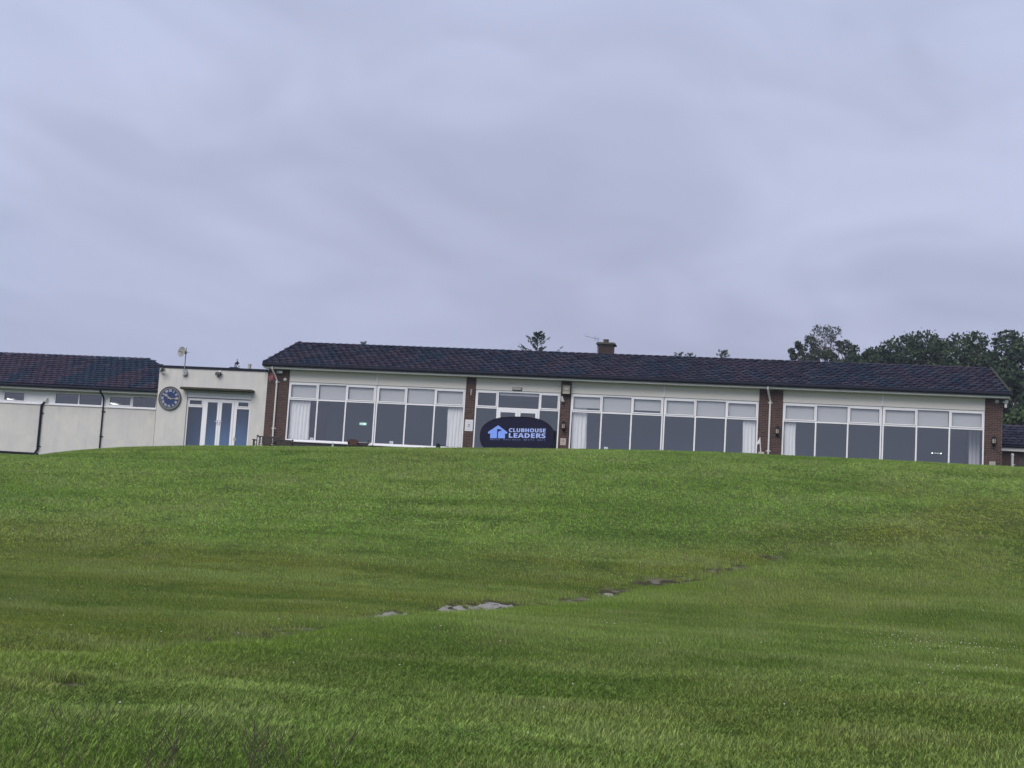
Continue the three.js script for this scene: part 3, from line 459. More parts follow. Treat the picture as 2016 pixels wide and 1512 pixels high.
// ------------------------------------------------------------------ outbuilding beyond the right end
{
  const o = thing('outbuilding', 'low brick outbuilding with slate grey tiled roof and white fascia beyond the last pier', 'building');
  part('wall', uvM(bx(14.2, 15.35, -0.2, 1.74, -5.9, -5.6)), brickMats[4], o);
  part('garage_door', [bx(15.36, 19.3, -0.2, 1.74, -5.85, -5.72), ...[0, 1, 2, 3, 4, 5].map(k => rb(15.37, 19.29, 0.1 + k * 0.27, 0.35 + k * 0.27, -5.719, -5.70, 0.01))], std([0.09, 0.078, 0.072], 0.7), o);
  part('wall', [bx(19.31, 20.2, -0.2, 1.74, -5.9, -5.6), bx(14.2, 14.4, -0.2, 1.74, -10, -5.9), bx(20, 20.2, -0.2, 1.74, -10, -5.9), bx(14.2, 20.2, -0.2, 1.74, -10.2, -10)].map(uvM), brickMats[4], o);
  part('fascia', rb(14.0, 20.4, 1.74, 1.92, -5.4, -5.36, 0.006), M.fascia, o); part('soffit', bx(14.0, 20.4, 1.741, 1.76, -5.72, -5.4), M.soffit, o);
  part('gutter', cyX(0.055, 6.45, 17.2, 1.95, -5.31), M.blackTrim, o);
  const E = [2.0, -5.3], R = [3.12, -8.0], roof = part('roof', [...slab([[14.0, 1.98, -5.34], [20.4, 1.98, -5.34], [20.4, 3.1, -8], [14.0, 3.1, -8]], 0.07), ...slab([[14, 3.099, -8.002], [20.4, 3.099, -8.002], [20.4, 1.98, -10.6], [14, 1.98, -10.6]], 0.07)], M.deck, o);
  slopeTiles(roof, E, R, 14.0, 20.4, () => 20.45, 51, 300, 0.1, x => -x);
  const rg = ridgeGeo(0.46, 0.1); for (let x = 14.2; x < 20.4; x += 0.43) part('ridge_tile', rg, tileMats[0], roof).position.set(x, 3.1, -8);
}

// ------------------------------------------------------------------ things fixed to the walls and roofs
{ // clock
  const c = thing('wall_clock', 'large round blue wall clock with white Roman numerals, reading quarter past ten', 'clock', [-22.56, 1.94, 0.0]), R = 0.535;
  const ft = canvasTex(1024, 1024, (g) => {
    g.fillStyle = '#55585c'; g.fillRect(0, 0, 1024, 1024); g.translate(512, 512);
    g.fillStyle = '#3d4652'; g.beginPath(); g.arc(0, 0, 480, 0, 7); g.fill(); g.fillStyle = '#16305e'; g.beginPath(); g.arc(0, 0, 425, 0, 7); g.fill();
    g.strokeStyle = '#9a9480'; g.lineWidth = 12; g.beginPath(); g.arc(0, 0, 470, 0, 7); g.stroke(); g.lineWidth = 5; g.beginPath(); g.arc(0, 0, 428, 0, 7); g.stroke();
    for (let i = 0; i < 60; i++) { g.save(); g.rotate(i * Math.PI / 30); g.fillStyle = '#a7a292'; g.fillRect(-4, -462, 8, i % 5 ? 18 : 30); g.restore(); }
    g.fillStyle = '#dcdde2'; g.font = 'bold 120px serif'; g.textAlign = 'center'; g.textBaseline = 'middle';
    'XII I II III IIII V VI VII VIII IX X XI'.split(' ').forEach((s, i) => { g.save(); g.rotate(i * Math.PI / 6); g.translate(0, -345); g.scale(s.length > 3 ? 0.62 : s.length > 2 ? 0.8 : 1, 1.15); g.fillText(s, 0, 0); g.restore(); });
  });
  const f = new THREE.CircleGeometry(R - 0.02, 64); f.translate(0, 0, 0.062); part('dial', f, std(0xffffff, 0.5, { map: ft }), c);
  part('case', [cyZ(R, R, 0.058, 0, 0, 0.03, 64)], std([0.05, 0.05, 0.05], 0.5), c);
  const rim = new THREE.TorusGeometry(R - 0.012, 0.02, 10, 64); rim.translate(0, 0, 0.062); part('rim', rim, std([0.07, 0.07, 0.068], 0.4), c);
  const hand = (len, w, ang, z) => { const s = new THREE.Shape([[-w * 0.5, -0.1], [w * 0.5, -0.1], [w * 0.4, len * 0.55], [w * 1.5, len * 0.7], [0, len], [-w * 1.5, len * 0.7], [-w * 0.4, len * 0.55]].map(p => new THREE.Vector2(...p))); const g = new THREE.ExtrudeGeometry(s, { depth: 0.006, bevelEnabled: false }); g.rotateZ(ang); g.translate(0, 0, z); return g; };
  part('hour_hand', hand(0.30, 0.045, 52.5 * Math.PI / 180, 0.075), M.lamp, c); part('minute_hand', hand(0.45, 0.032, -92 * Math.PI / 180, 0.085), M.lamp, c); part('hub', cyZ(0.03, 0.03, 0.03, 0, 0, 0.085), M.lamp, c);
}
{ // dish on a pole
  const d = thing('dish_antenna', 'round grey dish antenna on a pole above the flat roof edge', 'antenna', [-21.98, 3.0, 0.09]);
  part('pole', [cy(0.022, 0.026, 1.22, 0.02, 0.66, 0)], M.zinc, d); part('wall_bracket', [rb(-0.05, 0.11, 0.0, 0.05, -0.09, 0.03, 0.006), rb(-0.05, 0.11, 0.2, 0.25, -0.09, 0.03, 0.006), rb(0.07, 0.13, -0.04, 0.28, -0.09, -0.06, 0.006), rb(0.05, 0.16, 0.03, 0.2, -0.06, 0.05, 0.01)], M.zinc, d);
  const pts = []; for (let i = 0; i <= 10; i++) { const r = 0.24 * i / 10; pts.push(new THREE.Vector2(r, 0.9 * r * r)); } for (let i = 10; i >= 0; i--) { const r = 0.24 * i / 10; pts.push(new THREE.Vector2(r, 0.9 * r * r - 0.012)); }
  const g = new THREE.LatheGeometry(pts, 32); g.rotateX(Math.PI / 2); g.rotateX(-0.1); g.rotateY(-0.47); g.translate(-0.12, 1.06, 0.09); part('dish', g, std([0.30, 0.31, 0.28], 0.6), d);
  part('feed', [(() => { const q = new THREE.CylinderGeometry(0.02, 0.02, 0.24, 8); q.rotateX(Math.PI / 2); q.rotateY(-0.47); q.translate(-0.17, 1.06, 0.2); return q; })()], M.zinc, d); part('mount', [rb(-0.02, 0.06, 0.98, 1.12, -0.05, 0.06, 0.01), cyX(0.012, 0.16, 0.12, 1.06, 0.0)], M.zinc, d);
}
{ const h = thing('horn_speaker', 'grey horn loudspeaker on the top corner of the white block', 'loudspeaker', [-22.98, 3.16, 0.06]);
  const pts = [[0.015, 0], [0.03, 0.06], [0.06, 0.14], [0.12, 0.21], [0.125, 0.215], [0.115, 0.21], [0.05, 0.13]].map(p => new THREE.Vector2(...p)); const g = new THREE.LatheGeometry(pts, 24); g.rotateX(Math.PI / 2); g.rotateY(0.6); g.translate(-0.04, 0, 0.05); part('horn', g, std([0.28, 0.29, 0.27], 0.6), h);
  part('driver', [(() => { const q = new THREE.CylinderGeometry(0.06, 0.06, 0.14, 16); q.rotateX(Math.PI / 2); q.rotateY(0.6); q.translate(-0.08, 0, 0.02); return q; })()], std([0.2, 0.2, 0.19], 0.6), h); part('bracket', rb(-0.03, 0.03, -0.14, 0.02, -0.06, 0.0, 0.006), M.zinc, h); }
{ const f = thing('small_floodlight', 'small dark floodlight with sensor under the black roof edge', 'floodlight', [-20.33, 3.13, 0.1]);
  part('body', (() => { const g = rb(-0.13, 0.13, -0.06, 0.08, -0.05, 0.05, 0.015); g.rotateX(0.3); return g; })(), M.black, f); part('lens', (() => { const g = rb(-0.1, 0.1, -0.04, 0.06, 0.045, 0.056, 0.004); g.rotateX(0.3); return g; })(), M.zinc, f);
  part('bracket', [rb(0.0, 0.09, 0.07, 0.17, -0.1, -0.05, 0.01)], M.white, f); part('sensor', [sph(0.045, 0.02, -0.11, 0.03), rb(0.0, 0.04, -0.1, -0.04, -0.02, 0.02, 0.006)], M.black, f); part('arm', cyX(0.015, 0.1, 0.17, 0.0, 0), M.black, f); }
{ const a = thing('roof_aerial', 'small dark aerial clamp on the hatch of the flat roof', 'aerial', [-20.13, 3.60, -1.6]);
  part('mast', cy(0.015, 0.018, 0.5, 0, 0.2, 0, 8), M.black, a); part('head', [(() => { const g = new THREE.BoxGeometry(0.13, 0.13, 0.06); g.rotateZ(0.78); g.translate(0.02, 0.26, 0); return g; })(), rb(-0.1, -0.06, 0.06, 0.28, -0.02, 0.02, 0.005), rb(0.08, 0.14, 0.1, 0.14, -0.02, 0.02, 0.005)], M.black, a); }
{ const t = thing('tv_aerial', 'thin television aerial strapped to the brick chimney', 'aerial', [-3.73, 5.2, -4.5]);
  part('mast', cy(0.016, 0.016, 0.98, 0, 0.4, 0, 8), M.zinc, t); part('bracket', [rb(-0.03, 0.06, 0.28, 0.31, -0.03, 0.03, 0.004), rb(-0.03, 0.06, 0.42, 0.45, -0.03, 0.03, 0.004)], M.zinc, t);
  part('boom', poly([[0.1, 0.80, 0], [-0.62, 0.93, 0]], 0.012, 6), M.zinc, t);
  for (let k = 0; k < 7; k++) part('element', (() => { const g = new THREE.CylinderGeometry(0.006, 0.006, 0.34 - k * 0.02, 5); g.rotateX(Math.PI / 2); g.rotateZ(0.2); g.translate(-0.08 - k * 0.088, 0.835 + k * 0.016, 0); return g; })(), M.zinc, t);
  part('reflector', [cy(0.006, 0.006, 0.24, -0.13, 0.84, 0.08, 5), cy(0.006, 0.006, 0.24, -0.13, 0.84, -0.08, 5), cy(0.006, 0.006, 0.14, -0.6, 0.99, 0, 5)], M.zinc, t); }
{ const a = thing('alarm_box', 'red six sided burglar alarm box high on the first brick pier', 'alarm box', [-17.82, 3.1, 0.01]);
  const hex = (r, d) => { const g = new THREE.CylinderGeometry(r, r * 1.12, d, 6); g.rotateX(Math.PI / 2); g.rotateZ(Math.PI / 6); g.translate(0, 0, d / 2); g.scale(0.95, 1.15, 1); return g; }; part('cover', hex(0.145, 0.085), M.red, a); part('badge', (() => { const g = hex(0.07, 0.015); g.translate(0.01, 0.01, 0.085); return g; })(), std([0.42, 0.14, 0.16], 0.5), a); part('back_plate', hex(0.16, 0.006), M.white, a); }
{ const c = thing('security_camera', 'white bullet security camera beside the swan neck of the downpipe', 'camera', [-17.44, 3.33, 0.15]);
  part('body', rb(-0.13, 0.13, -0.06, 0.06, -0.06, 0.06, 0.03), M.white, c); part('lens', rb(-0.08, -0.035, -0.035, 0.035, 0.055, 0.066, 0.008), M.black, c); part('mount', [rb(0.0, 0.06, -0.02, 0.04, -0.14, -0.05, 0.01)], M.white, c); }
for (const [x, y, l] of [[-17.2, 3.01, 'white dome sensor on the first pier, near the security camera'], [13.42, 3.34, 'white dome sensor under the eaves on the last brick pier']]) { const s = thing('dome_sensor', l, 'sensor', [x, y, 0.01]); part('base', cyZ(0.075, 0.08, 0.03, 0, 0, 0.012), M.white, s); part('dome', (() => { const g = new THREE.SphereGeometry(0.065, 16, 10); g.translate(0, 0, 0.03); return g; })(), M.white, s); }
{ const s = thing('eaves_sensor', 'pale twin lamp under the roof corner beyond the last pier', 'lamp', [13.78, 3.2, 0.12]); part('bracket', rb(-0.13, -0.05, 0.1, 0.16, -0.3, 0.0, 0.01), M.white, s); part('upper_lamp', rb(-0.07, 0.06, 0.06, 0.2, -0.05, 0.06, 0.03), M.white, s); part('lower_lamp', rb(-0.08, 0.02, -0.12, 0.05, -0.05, 0.05, 0.03), M.white, s); }
{ const w = thing('wall_light', 'slim white wall light high on the pier beside the doors', 'light', [-8.69, 2.8, 0.012]); part('back_plate', rb(-0.04, 0.05, -0.12, 0.14, 0, 0.02, 0.01), M.zinc, w); part('shade', [cy(0.035, 0.028, 0.24, 0.01, 0.0, 0.06), sph(0.03, 0.01, -0.12, 0.06)], M.lamp, w); }
function notice(name, x, y, w, h, label, draw, tint) { const n = thing(name, label, 'notice', [x, y, 0.012]); part('board', rb(-w / 2, w / 2, -h / 2, h / 2, 0, 0.012, 0.004), tint || M.white, n); const g = new THREE.PlaneGeometry(w - 0.01, h - 0.01); g.translate(0, 0, 0.016); part('print', g, std(0xffffff, 0.6, { map: canvasTex(256, Math.round(256 * h / w), draw) }), n); return n; }
notice('notice_board', -8.70, 1.34, 0.36, 0.5, 'white notice with a grey emblem on the narrow pier', (c, w, h) => { c.fillStyle = '#d9dade'; c.fillRect(0, 0, w, h); c.fillStyle = '#8d9299'; for (let i = 0; i < 9; i++) c.fillRect(40 + i * 20, 62 + (i % 2) * 5, 13, 12); c.fillStyle = '#3d434a'; c.beginPath(); c.ellipse(128, 150, 34, 13, -0.2, 0, 7); c.fill(); c.fillRect(118, 100, 10, 14); c.strokeStyle = '#666c73'; c.lineWidth = 9; c.beginPath(); c.arc(128, 185, 48, 0.1, 2.6); c.stroke(); c.fillStyle = '#666c73'; c.fillRect(90, 188, 30, 30); c.fillRect(140, 180, 30, 24); c.fillStyle = '#a9adb2'; c.fillRect(50, 285, 156, 8); c.fillRect(70, 305, 116, 8); });
notice('paper_notice', -4.52, 0.82, 0.24, 0.30, 'small weathered paper notice low on the pier under the lantern', (c, w, h) => { c.fillStyle = '#b9aaa4'; c.fillRect(0, 0, w, h); c.fillStyle = '#8f7f7a'; c.fillRect(40, 40, 170, 12); c.fillRect(60, 80, 130, 90); c.fillStyle = '#b9aaa4'; c.fillRect(84, 104, 60, 30); c.fillStyle = '#8f7f7a'; c.fillRect(40, 230, 170, 10); c.fillRect(40, 260, 120, 10); });
{ const b = thing('bulkhead_light', 'oblong bulkhead light above the clubhouse double doors', 'light', [-6.66, 3.03, -0.03]); part('base', rb(-0.22, 0.22, -0.075, 0.075, 0, 0.05, 0.03), std([0.20, 0.21, 0.19], 0.6), b); part('diffuser', rb(-0.19, 0.19, -0.055, 0.055, 0.045, 0.09, 0.03), std([0.42, 0.42, 0.38], 0.4), b); }
{ const f = thing('square_floodlight', 'big square floodlight in a black frame under the eaves on the third pier', 'floodlight', [-4.49, 3.09, 0.16]);
  const h = 0.235, w = 0.20; part('frame', [rb(-w, -w + 0.035, -h, h, -0.05, 0.05, 0.01), rb(w - 0.035, w, -h, h, -0.05, 0.05, 0.01), rb(-w + 0.035, w - 0.035, h - 0.04, h, -0.05, 0.05, 0.01), rb(-w + 0.035, w - 0.035, -h, -h + 0.04, -0.05, 0.05, 0.01), bx(-w + 0.02, w - 0.02, -h + 0.02, h - 0.02, -0.06, -0.045)], M.black, f);
  part('reflector', [quad([-w + 0.035, -h + 0.04, 0.03], [w - 0.035, -h + 0.04, 0.03], [w - 0.09, -h + 0.1, -0.03], [-w + 0.09, -h + 0.1, -0.03]), quad([-w + 0.035, h - 0.04, 0.03], [-w + 0.09, h - 0.1, -0.03], [w - 0.09, h - 0.1, -0.03], [w - 0.035, h - 0.04, 0.03]), quad([-w + 0.035, -h + 0.04, 0.03], [-w + 0.09, -h + 0.1, -0.03], [-w + 0.09, h - 0.1, -0.03], [-w + 0.035, h - 0.04, 0.03]), quad([w - 0.035, -h + 0.04, 0.03], [w - 0.035, h - 0.04, 0.03], [w - 0.09, h - 0.1, -0.03], [w - 0.09, -h + 0.1, -0.03]), quad([-w + 0.09, -h + 0.1, -0.03], [w - 0.09, -h + 0.1, -0.03], [w - 0.09, h - 0.1, -0.03], [-w + 0.09, h - 0.1, -0.03])], M.lamp, f);
  part('lamp_tube', cyX(0.02, 0.2, 0, 0, 0.0), M.white, f); part('bracket', [rb(-0.03, 0.03, -0.05, 0.05, -0.15, -0.06, 0.01)], M.black, f); }
{ const s = thing('wedge_speaker', 'small pale wedge shaped speaker tucked below the square floodlight', 'speaker', [-4.64, 2.66, 0.1]); const sh = new THREE.Shape([[-0.06, 0.1], [0.0, 0.12], [0.09, -0.11], [-0.03, -0.1]].map(p => new THREE.Vector2(...p))); const g = new THREE.ExtrudeGeometry(sh, { depth: 0.1, bevelEnabled: true, bevelSize: 0.008, bevelThickness: 0.008, bevelSegments: 2 }); g.translate(0, 0, -0.05); part('body', g, std([0.45, 0.45, 0.42], 0.6), s); part('bracket', rb(-0.02, 0.03, -0.03, 0.03, -0.1, -0.05, 0.006), M.black, s); }
for (const [x, y, l] of [[-4.52, 1.49, 'black wall lantern on the pier beside the banner and glazed doors'], [4.55, 1.69, 'black wall lantern on the wide pier beside the white downpipe'], [13.31, 1.69, 'black wall lantern on the last brick pier']]) {
  const t = thing('wall_lantern', l, 'lantern', [x, y, 0.16]);
  part('cap', [cy(0.03, 0.115, 0.09, 0, 0.16, 0, 6), cy(0.115, 0.115, 0.015, 0, 0.11, 0, 6), sph(0.022, 0, 0.22, 0)], M.black, t); part('lantern_glass', cy(0.085, 0.075, 0.2, 0, 0.005, 0, 6), M.lamp, t);
  part('cage', [0, 1, 2, 3, 4, 5].map(k => cy(0.008, 0.008, 0.21, 0.088 * Math.sin(k * Math.PI / 3), 0.005, 0.088 * Math.cos(k * Math.PI / 3), 6)), M.black, t);
  part('base', [cy(0.095, 0.05, 0.09, 0, -0.14, 0, 10), sph(0.03, 0, -0.19, 0)], M.black, t); part('wall_arm', [rb(-0.03, 0.03, -0.22, -0.02, -0.155, -0.135, 0.006), tube([[0, -0.05, -0.15], [0, -0.1, -0.1], [0, -0.16, -0.03]], 0.014, 10, 6)], M.black, t);
}
{ const v = thing('vent_cover', 'small white vent cover low on the last brick pier', 'vent', [13.29, 0.76, 0.012]); part('frame', rb(-0.12, 0.12, -0.09, 0.09, 0, 0.02, 0.006), std([0.48, 0.47, 0.44], 0.7), v); for (let k = 0; k < 4; k++) part('slat', rb(-0.09, 0.09, -0.065 + k * 0.035, -0.045 + k * 0.035, 0.018, 0.032, 0.004), M.concrete, v); }
// ------------------------------------------------------------------ pop up banner
{
  const x = -6.07, z = 3.0, gy = height(x, z), b = thing('popup_banner', 'oval navy pop up banner with a pale blue house logo and lettering', 'banner', [x, gy - 0.02, z]);
  const a = 1.53, h = 0.82, n = 2.5, pt = k => { const t = k / 96 * Math.PI * 2, c = Math.cos(t), s = Math.sin(t); return [a * Math.sign(c) * Math.abs(c) ** (2 / n), h * Math.sign(s) * Math.abs(s) ** (2 / n)]; };
  const out = []; for (let k = 0; k < 96; k++) out.push(new THREE.Vector2(...pt(k)));
  const map = canvasTex(1450, 778, (c, W, H) => {
    c.fillStyle = '#191a30'; c.fillRect(0, 0, W, H);
    const P = (X, Y) => [X - 250, Y - 225];
    c.fillStyle = '#83a3f2'; c.strokeStyle = '#83a3f2'; c.lineJoin = 'round'; c.lineCap = 'round';
    const path = (l, st) => { c.beginPath(); l.forEach((p, i) => i ? c.lineTo(...P(...p)) : c.moveTo(...P(...p))); if (!st) c.closePath(); };
    path([[600, 425], [450, 540], [450, 655], [745, 655], [745, 540]]); c.fill(); c.lineWidth = 44; path([[425, 545], [600, 424], [768, 545]], 1); c.stroke();
    c.fillStyle = '#1b2550'; path([[585, 470], [606, 470], [606, 657], [585, 657]]); c.fill(); path([[600, 470], [688, 488], [655, 505], [640, 515], [600, 528]]); c.fill();
    const word = (s, X0, X1, Y, size, font, sp = 0) => { c.font = font.replace('$', size); c.fillStyle = sp ? '#7f88b8' : '#a9bcf4'; c.textBaseline = 'alphabetic'; c.textAlign = 'left'; const w0 = X1 - X0; if (!sp) { const k = w0 / c.measureText(s).width; c.save(); c.translate(...P(X0, Y)); c.scale(k, 1); c.fillText(s, 0, 0); if (true) { c.lineWidth = 3; c.strokeStyle = '#a9bcf4'; c.strokeText(s, 0, 0); } c.restore(); } else { const st = w0 / (s.length - 1); for (let i = 0; i < s.length; i++) { c.fillText(s[i], ...P(X0 + i * st, Y)); } } };
    word('CLUBHOUSE', 812, 1550, 528, 100, 'bold $px sans-serif'); word('LEADERS', 805, 1550, 640, 124, 'bold $px sans-serif'); word('WHERE BUSINESS MEETS GOLF', 448, 1522, 694, 37, 'bold $px sans-serif', 1);
  });
  const face = (mat, sgn) => { const g = new THREE.ShapeGeometry(new THREE.Shape(out), 1), p = g.attributes.position, uv = g.attributes.uv; for (let i = 0; i < p.count; i++) { uv.setXY(i, (p.getX(i) + a) / (2 * a), (p.getY(i) + h) / (2 * h)); } return g; };
  for (const s of [1, -1]) {
    const grp = part(s > 0 ? 'front_panel' : 'back_panel', (() => { const g = new THREE.ExtrudeGeometry(new THREE.Shape(out), { depth: 0.006, bevelEnabled: false, curveSegments: 1 }); g.translate(0, 0, -0.006); return g; })(), M.navy, b);
    if (s > 0) { const g = face(); g.translate(0, 0, 0.003); part('print', g, phys(0xffffff, 0.85, { map }), grp); }
    const pts = []; for (let k = 0; k < 96; k++) pts.push(V3(...pt(k), 0)); part('hoop', new THREE.TubeGeometry(new THREE.CatmullRomCurve3(pts, true), 192, 0.016, 8, true), M.black, grp);
    grp.rotation.set(-s * 0.10, 0, 0.035); grp.position.set(0, h - 0.06 + 0.04, s > 0 ? 0.06 : -0.12);
  }
  part('strut', [cyZ(0.01, 0.01, 0.3, -0.9, 0.25, 0), cyZ(0.01, 0.01, 0.3, 0.9, 0.28, 0)], M.black, b);
}
// ------------------------------------------------------------------ garden furniture and markers on the terrace
function bench(x, z, w, top, turn, mat, label) {
  const gy = height(x, z) - 0.01, hgt = top - gy, b = thing('garden_bench', label, 'bench', [x, gy, z], turn), s = hgt / 0.86, hw = w / 2;
  for (const sx of [-1, 1]) { part('leg', rb(sx * hw - 0.035, sx * hw + 0.035, 0, 0.62 * s, 0.38, 0.45, 0.008), mat, b); part('leg', rb(sx * hw - 0.035, sx * hw + 0.035, 0, 0.90 * s, -0.06, 0.01, 0.008), mat, b); part('armrest', rb(sx * hw - 0.05, sx * hw + 0.05, 0.62 * s, 0.665 * s, -0.06, 0.52, 0.012), mat, b); }
  for (let k = 0; k < 4; k++) part('seat_slat', rb(-hw + 0.036, hw - 0.036, 0.42 * s, 0.445 * s, 0.01 + k * 0.105, 0.10 + k * 0.105, 0.006), mat, b);
  part('top_rail', rb(-hw + 0.036, hw - 0.036, 0.78 * s, 0.86 * s, -0.045, 0.0, 0.01), mat, b); part('bottom_rail', rb(-hw + 0.036, hw - 0.036, 0.50 * s, 0.55 * s, -0.045, 0.0, 0.01), mat, b);
  const n = Math.round(w / 0.115); for (let k = 0; k < n; k++) { const u = -hw + 0.07 + (w - 0.14) * (k + 0.5) / n; part('back_slat', rb(u - 0.042, u + 0.042, 0.551 * s, 0.779 * s, -0.03, -0.012, 0.004), mat, b); }
  return b;
}
bench(-16.95, 2.3, 1.05, 0.29, 0.0, M.wood, 'weathered dark wooden bench under the downpipe of the first pier, next to two white posts');
bench(-15.98, 3.2, 0.72, 0.12, 0.25, M.wood, 'second dark wooden bench, standing at the corner of the first window');
function chair(x, z, w, top, turn, mat, label) {
  const gy = height(x, z) - 0.01, s = (top - gy) / 0.86, b = thing('garden_chair', label, 'chair', [x, gy, z], turn), hw = w / 2;
  for (const sx of [-1, 1]) { part('leg', rb(sx * hw - 0.025, sx * hw + 0.025, 0, 0.43 * s, 0.34, 0.39, 0.006), mat, b); part('leg', rb(sx * hw - 0.025, sx * hw + 0.025, 0, 0.80 * s, -0.05, 0.0, 0.006), mat, b); part('armrest', rb(sx * hw - 0.035, sx * hw + 0.035, 0.6 * s, 0.63 * s, 0.0, 0.4, 0.008), mat, b); }
  part('seat', rb(-hw, hw, 0.4 * s, 0.44 * s, 0.0, 0.4, 0.01), mat, b);
  const sh = new THREE.Shape(); sh.moveTo(-hw, 0.5 * s); sh.lineTo(hw, 0.5 * s); sh.lineTo(hw, 0.78 * s); sh.quadraticCurveTo(0, 0.9 * s, -hw, 0.78 * s); const g = new THREE.ExtrudeGeometry(sh, { depth: 0.03, bevelEnabled: false }); g.translate(0, 0, -0.04); part('backrest', g, mat, b);
  return b;
}
chair(-12.74, 4.0, 0.38, 0.25, 0.2, M.woodRed, 'reddish brown wooden garden chair below the post between the first two windows');
chair(-9.12, 4.0, 0.22, 0.24, 1.2, std([0.03, 0.035, 0.035], 0.8), 'dark garden chair seen edge on below the curtain beside the notice pier');
{ const gy = height(-12.35, 3.8), t = thing('slatted_table', 'low dark slatted table beside the reddish chair', 'table', [-12.34, gy - 0.01, 3.8]); const top = 0.13 - gy;
  for (const [a, b] of [[-0.19, -0.12], [-0.19, 0.12], [0.17, -0.12], [0.17, 0.12], [-0.01, 0.12]]) part('leg', rb(a, a + 0.045, 0, top - 0.10, b - 0.02, b + 0.02, 0.005), M.wood, t);
  part('apron', rb(-0.21, 0.23, top - 0.13, top - 0.04, 0.10, 0.145, 0.006), M.wood, t); for (let k = 0; k < 4; k++) part('slat', rb(-0.23, 0.25, top - 0.04, top - 0.015, -0.17 + k * 0.09, -0.095 + k * 0.09, 0.005), M.wood, t); part('upright', rb(0.2, 0.24, top - 0.02, top + 0.10, 0.09, 0.13, 0.005), M.wood, t); }
{ const gy = height(-13.3, 5), c = thing('tee_cone', 'small pale cone standing in the grass below the first window', 'cone', [-13.3, gy - 0.01, 5]); part('cone', [cy(0.02, 0.09, 0.3, 0, 0.17, 0, 12)], std([0.35, 0.38, 0.33], 0.8), c); part('foot', rb(-0.11, 0.11, 0, 0.02, -0.11, 0.11, 0.008), std([0.35, 0.38, 0.33], 0.8), c); }
for (const x of [-17.02, -16.87]) { const gy = height(x, 3.5), p = thing('marker_post', 'slim white post standing in front of the dark wooden bench', 'post', [x, gy - 0.05, 3.5], 0, 'pair of slim white posts'); part('shaft', cy(0.024, 0.024, 0.14 - gy + 0.05, 0, (0.14 - gy + 0.05) / 2, 0, 10), M.white, p); part('cap', sph(0.026, 0, 0.14 - gy + 0.05, 0), M.white, p); }
{ const gy = height(-18.62, 2), p = thing('lozenge_marker', 'thin white stake with a pale lozenge, before the blue glass doors', 'marker', [-18.62, gy - 0.03, 2]); part('stake', cy(0.014, 0.014, 0.62, 0, 0.3, 0, 8), M.white, p); part('lozenge', (() => { const g = new THREE.CylinderGeometry(0.13, 0.13, 0.015, 4); g.rotateX(Math.PI / 2); g.scale(0.55, 1, 1); g.translate(0.0, 0.71, 0); return g; })(), std([0.55, 0.53, 0.48], 0.7), p); part('symbol', (() => { const g = new THREE.CylinderGeometry(0.06, 0.06, 0.008, 4); g.rotateX(Math.PI / 2); g.scale(0.55, 1, 1); g.translate(0, 0.71, 0.012); return g; })(), M.concrete, p); }
{ const gy = height(3.9, 1), p = thing('flag_marker', 'white pennant on a leaning stick in a stone block, before the downpipe pier', 'flag', [3.93, gy - 0.02, 1]); part('stick', poly([[0.0, 0.1, 0], [-0.1, 1.16, 0]], 0.02, 8), M.white, p); const sh = new THREE.Shape([[0.02, 0], [-0.11, -0.22], [-0.1, -0.32], [0.02, -0.26]].map(q => new THREE.Vector2(...q))); const g = new THREE.ExtrudeGeometry(sh, { depth: 0.012, bevelEnabled: false }); g.translate(-0.1, 1.18, 0); part('pennant', g, M.white, p); part('block', rb(-0.14, 0.1, 0, 0.56, -0.06, 0.1, 0.02), std([0.5, 0.45, 0.41], 0.95), p); }
for (const [x, z, h2, l] of [[14.43, -2, 1.38, 'white bollard with a domed cap beyond the last brick pier']]) { const gy = height(x, z), b = thing('bollard', l, 'bollard', [x, gy - 0.02, z]), H = h2 - gy; part('post', cy(0.055, 0.06, H - 0.06, 0, (H - 0.06) / 2, 0, 16), M.white, b); part('cap', [sph(0.068, 0, H - 0.04, 0), cy(0.068, 0.068, 0.03, 0, H - 0.06, 0, 16)], M.white, b); part('hook', rb(0.05, 0.12, H * 0.62, H * 0.62 + 0.03, -0.01, 0.01, 0.005), M.white, b); }

// ------------------------------------------------------------------ trees
function leafMesh(n, place, size, seed, cols) { // many small pointed leaves
  const r = rng(seed), pos = new Float32Array(n * 18), col = new Float32Array(n * 18), q = new THREE.Quaternion(), e = new THREE.Euler(), v = [V3(), V3(), V3(), V3()];
  for (let i = 0; i < n; i++) {
    const p = place(r), s = size * (0.6 + r() * 0.9); e.set(r() * 6.28, r() * 6.28, r() * 6.28); q.setFromEuler(e);
    [[0, -0.5], [0.3, 0.02], [0, 0.5], [-0.3, -0.02]].forEach(([a, b], k) => v[k].set(a * s, b * s, 0.06 * s * (k & 1)).applyQuaternion(q).add(p));
    const c = cols[Math.floor(r() * cols.length)], f = 0.8 + r() * 0.4;
    [0, 1, 2, 0, 2, 3].forEach((k, j) => { pos.set([v[k].x, v[k].y, v[k].z], i * 18 + j * 3); col.set([c[0] * f, c[1] * f, c[2] * f], i * 18 + j * 3); });
  }
  const g = new THREE.BufferGeometry(); g.setAttribute('position', new THREE.BufferAttribute(pos, 3)); g.setAttribute('color', new THREE.BufferAttribute(col, 3)); g.computeVertexNormals(); return g;
}
const leafMat = std(0xffffff, 0.95, { vertexColors: true }), bark = std([0.06, 0.05, 0.042], 0.95), birchBark = std([0.35, 0.34, 0.32], 0.9);
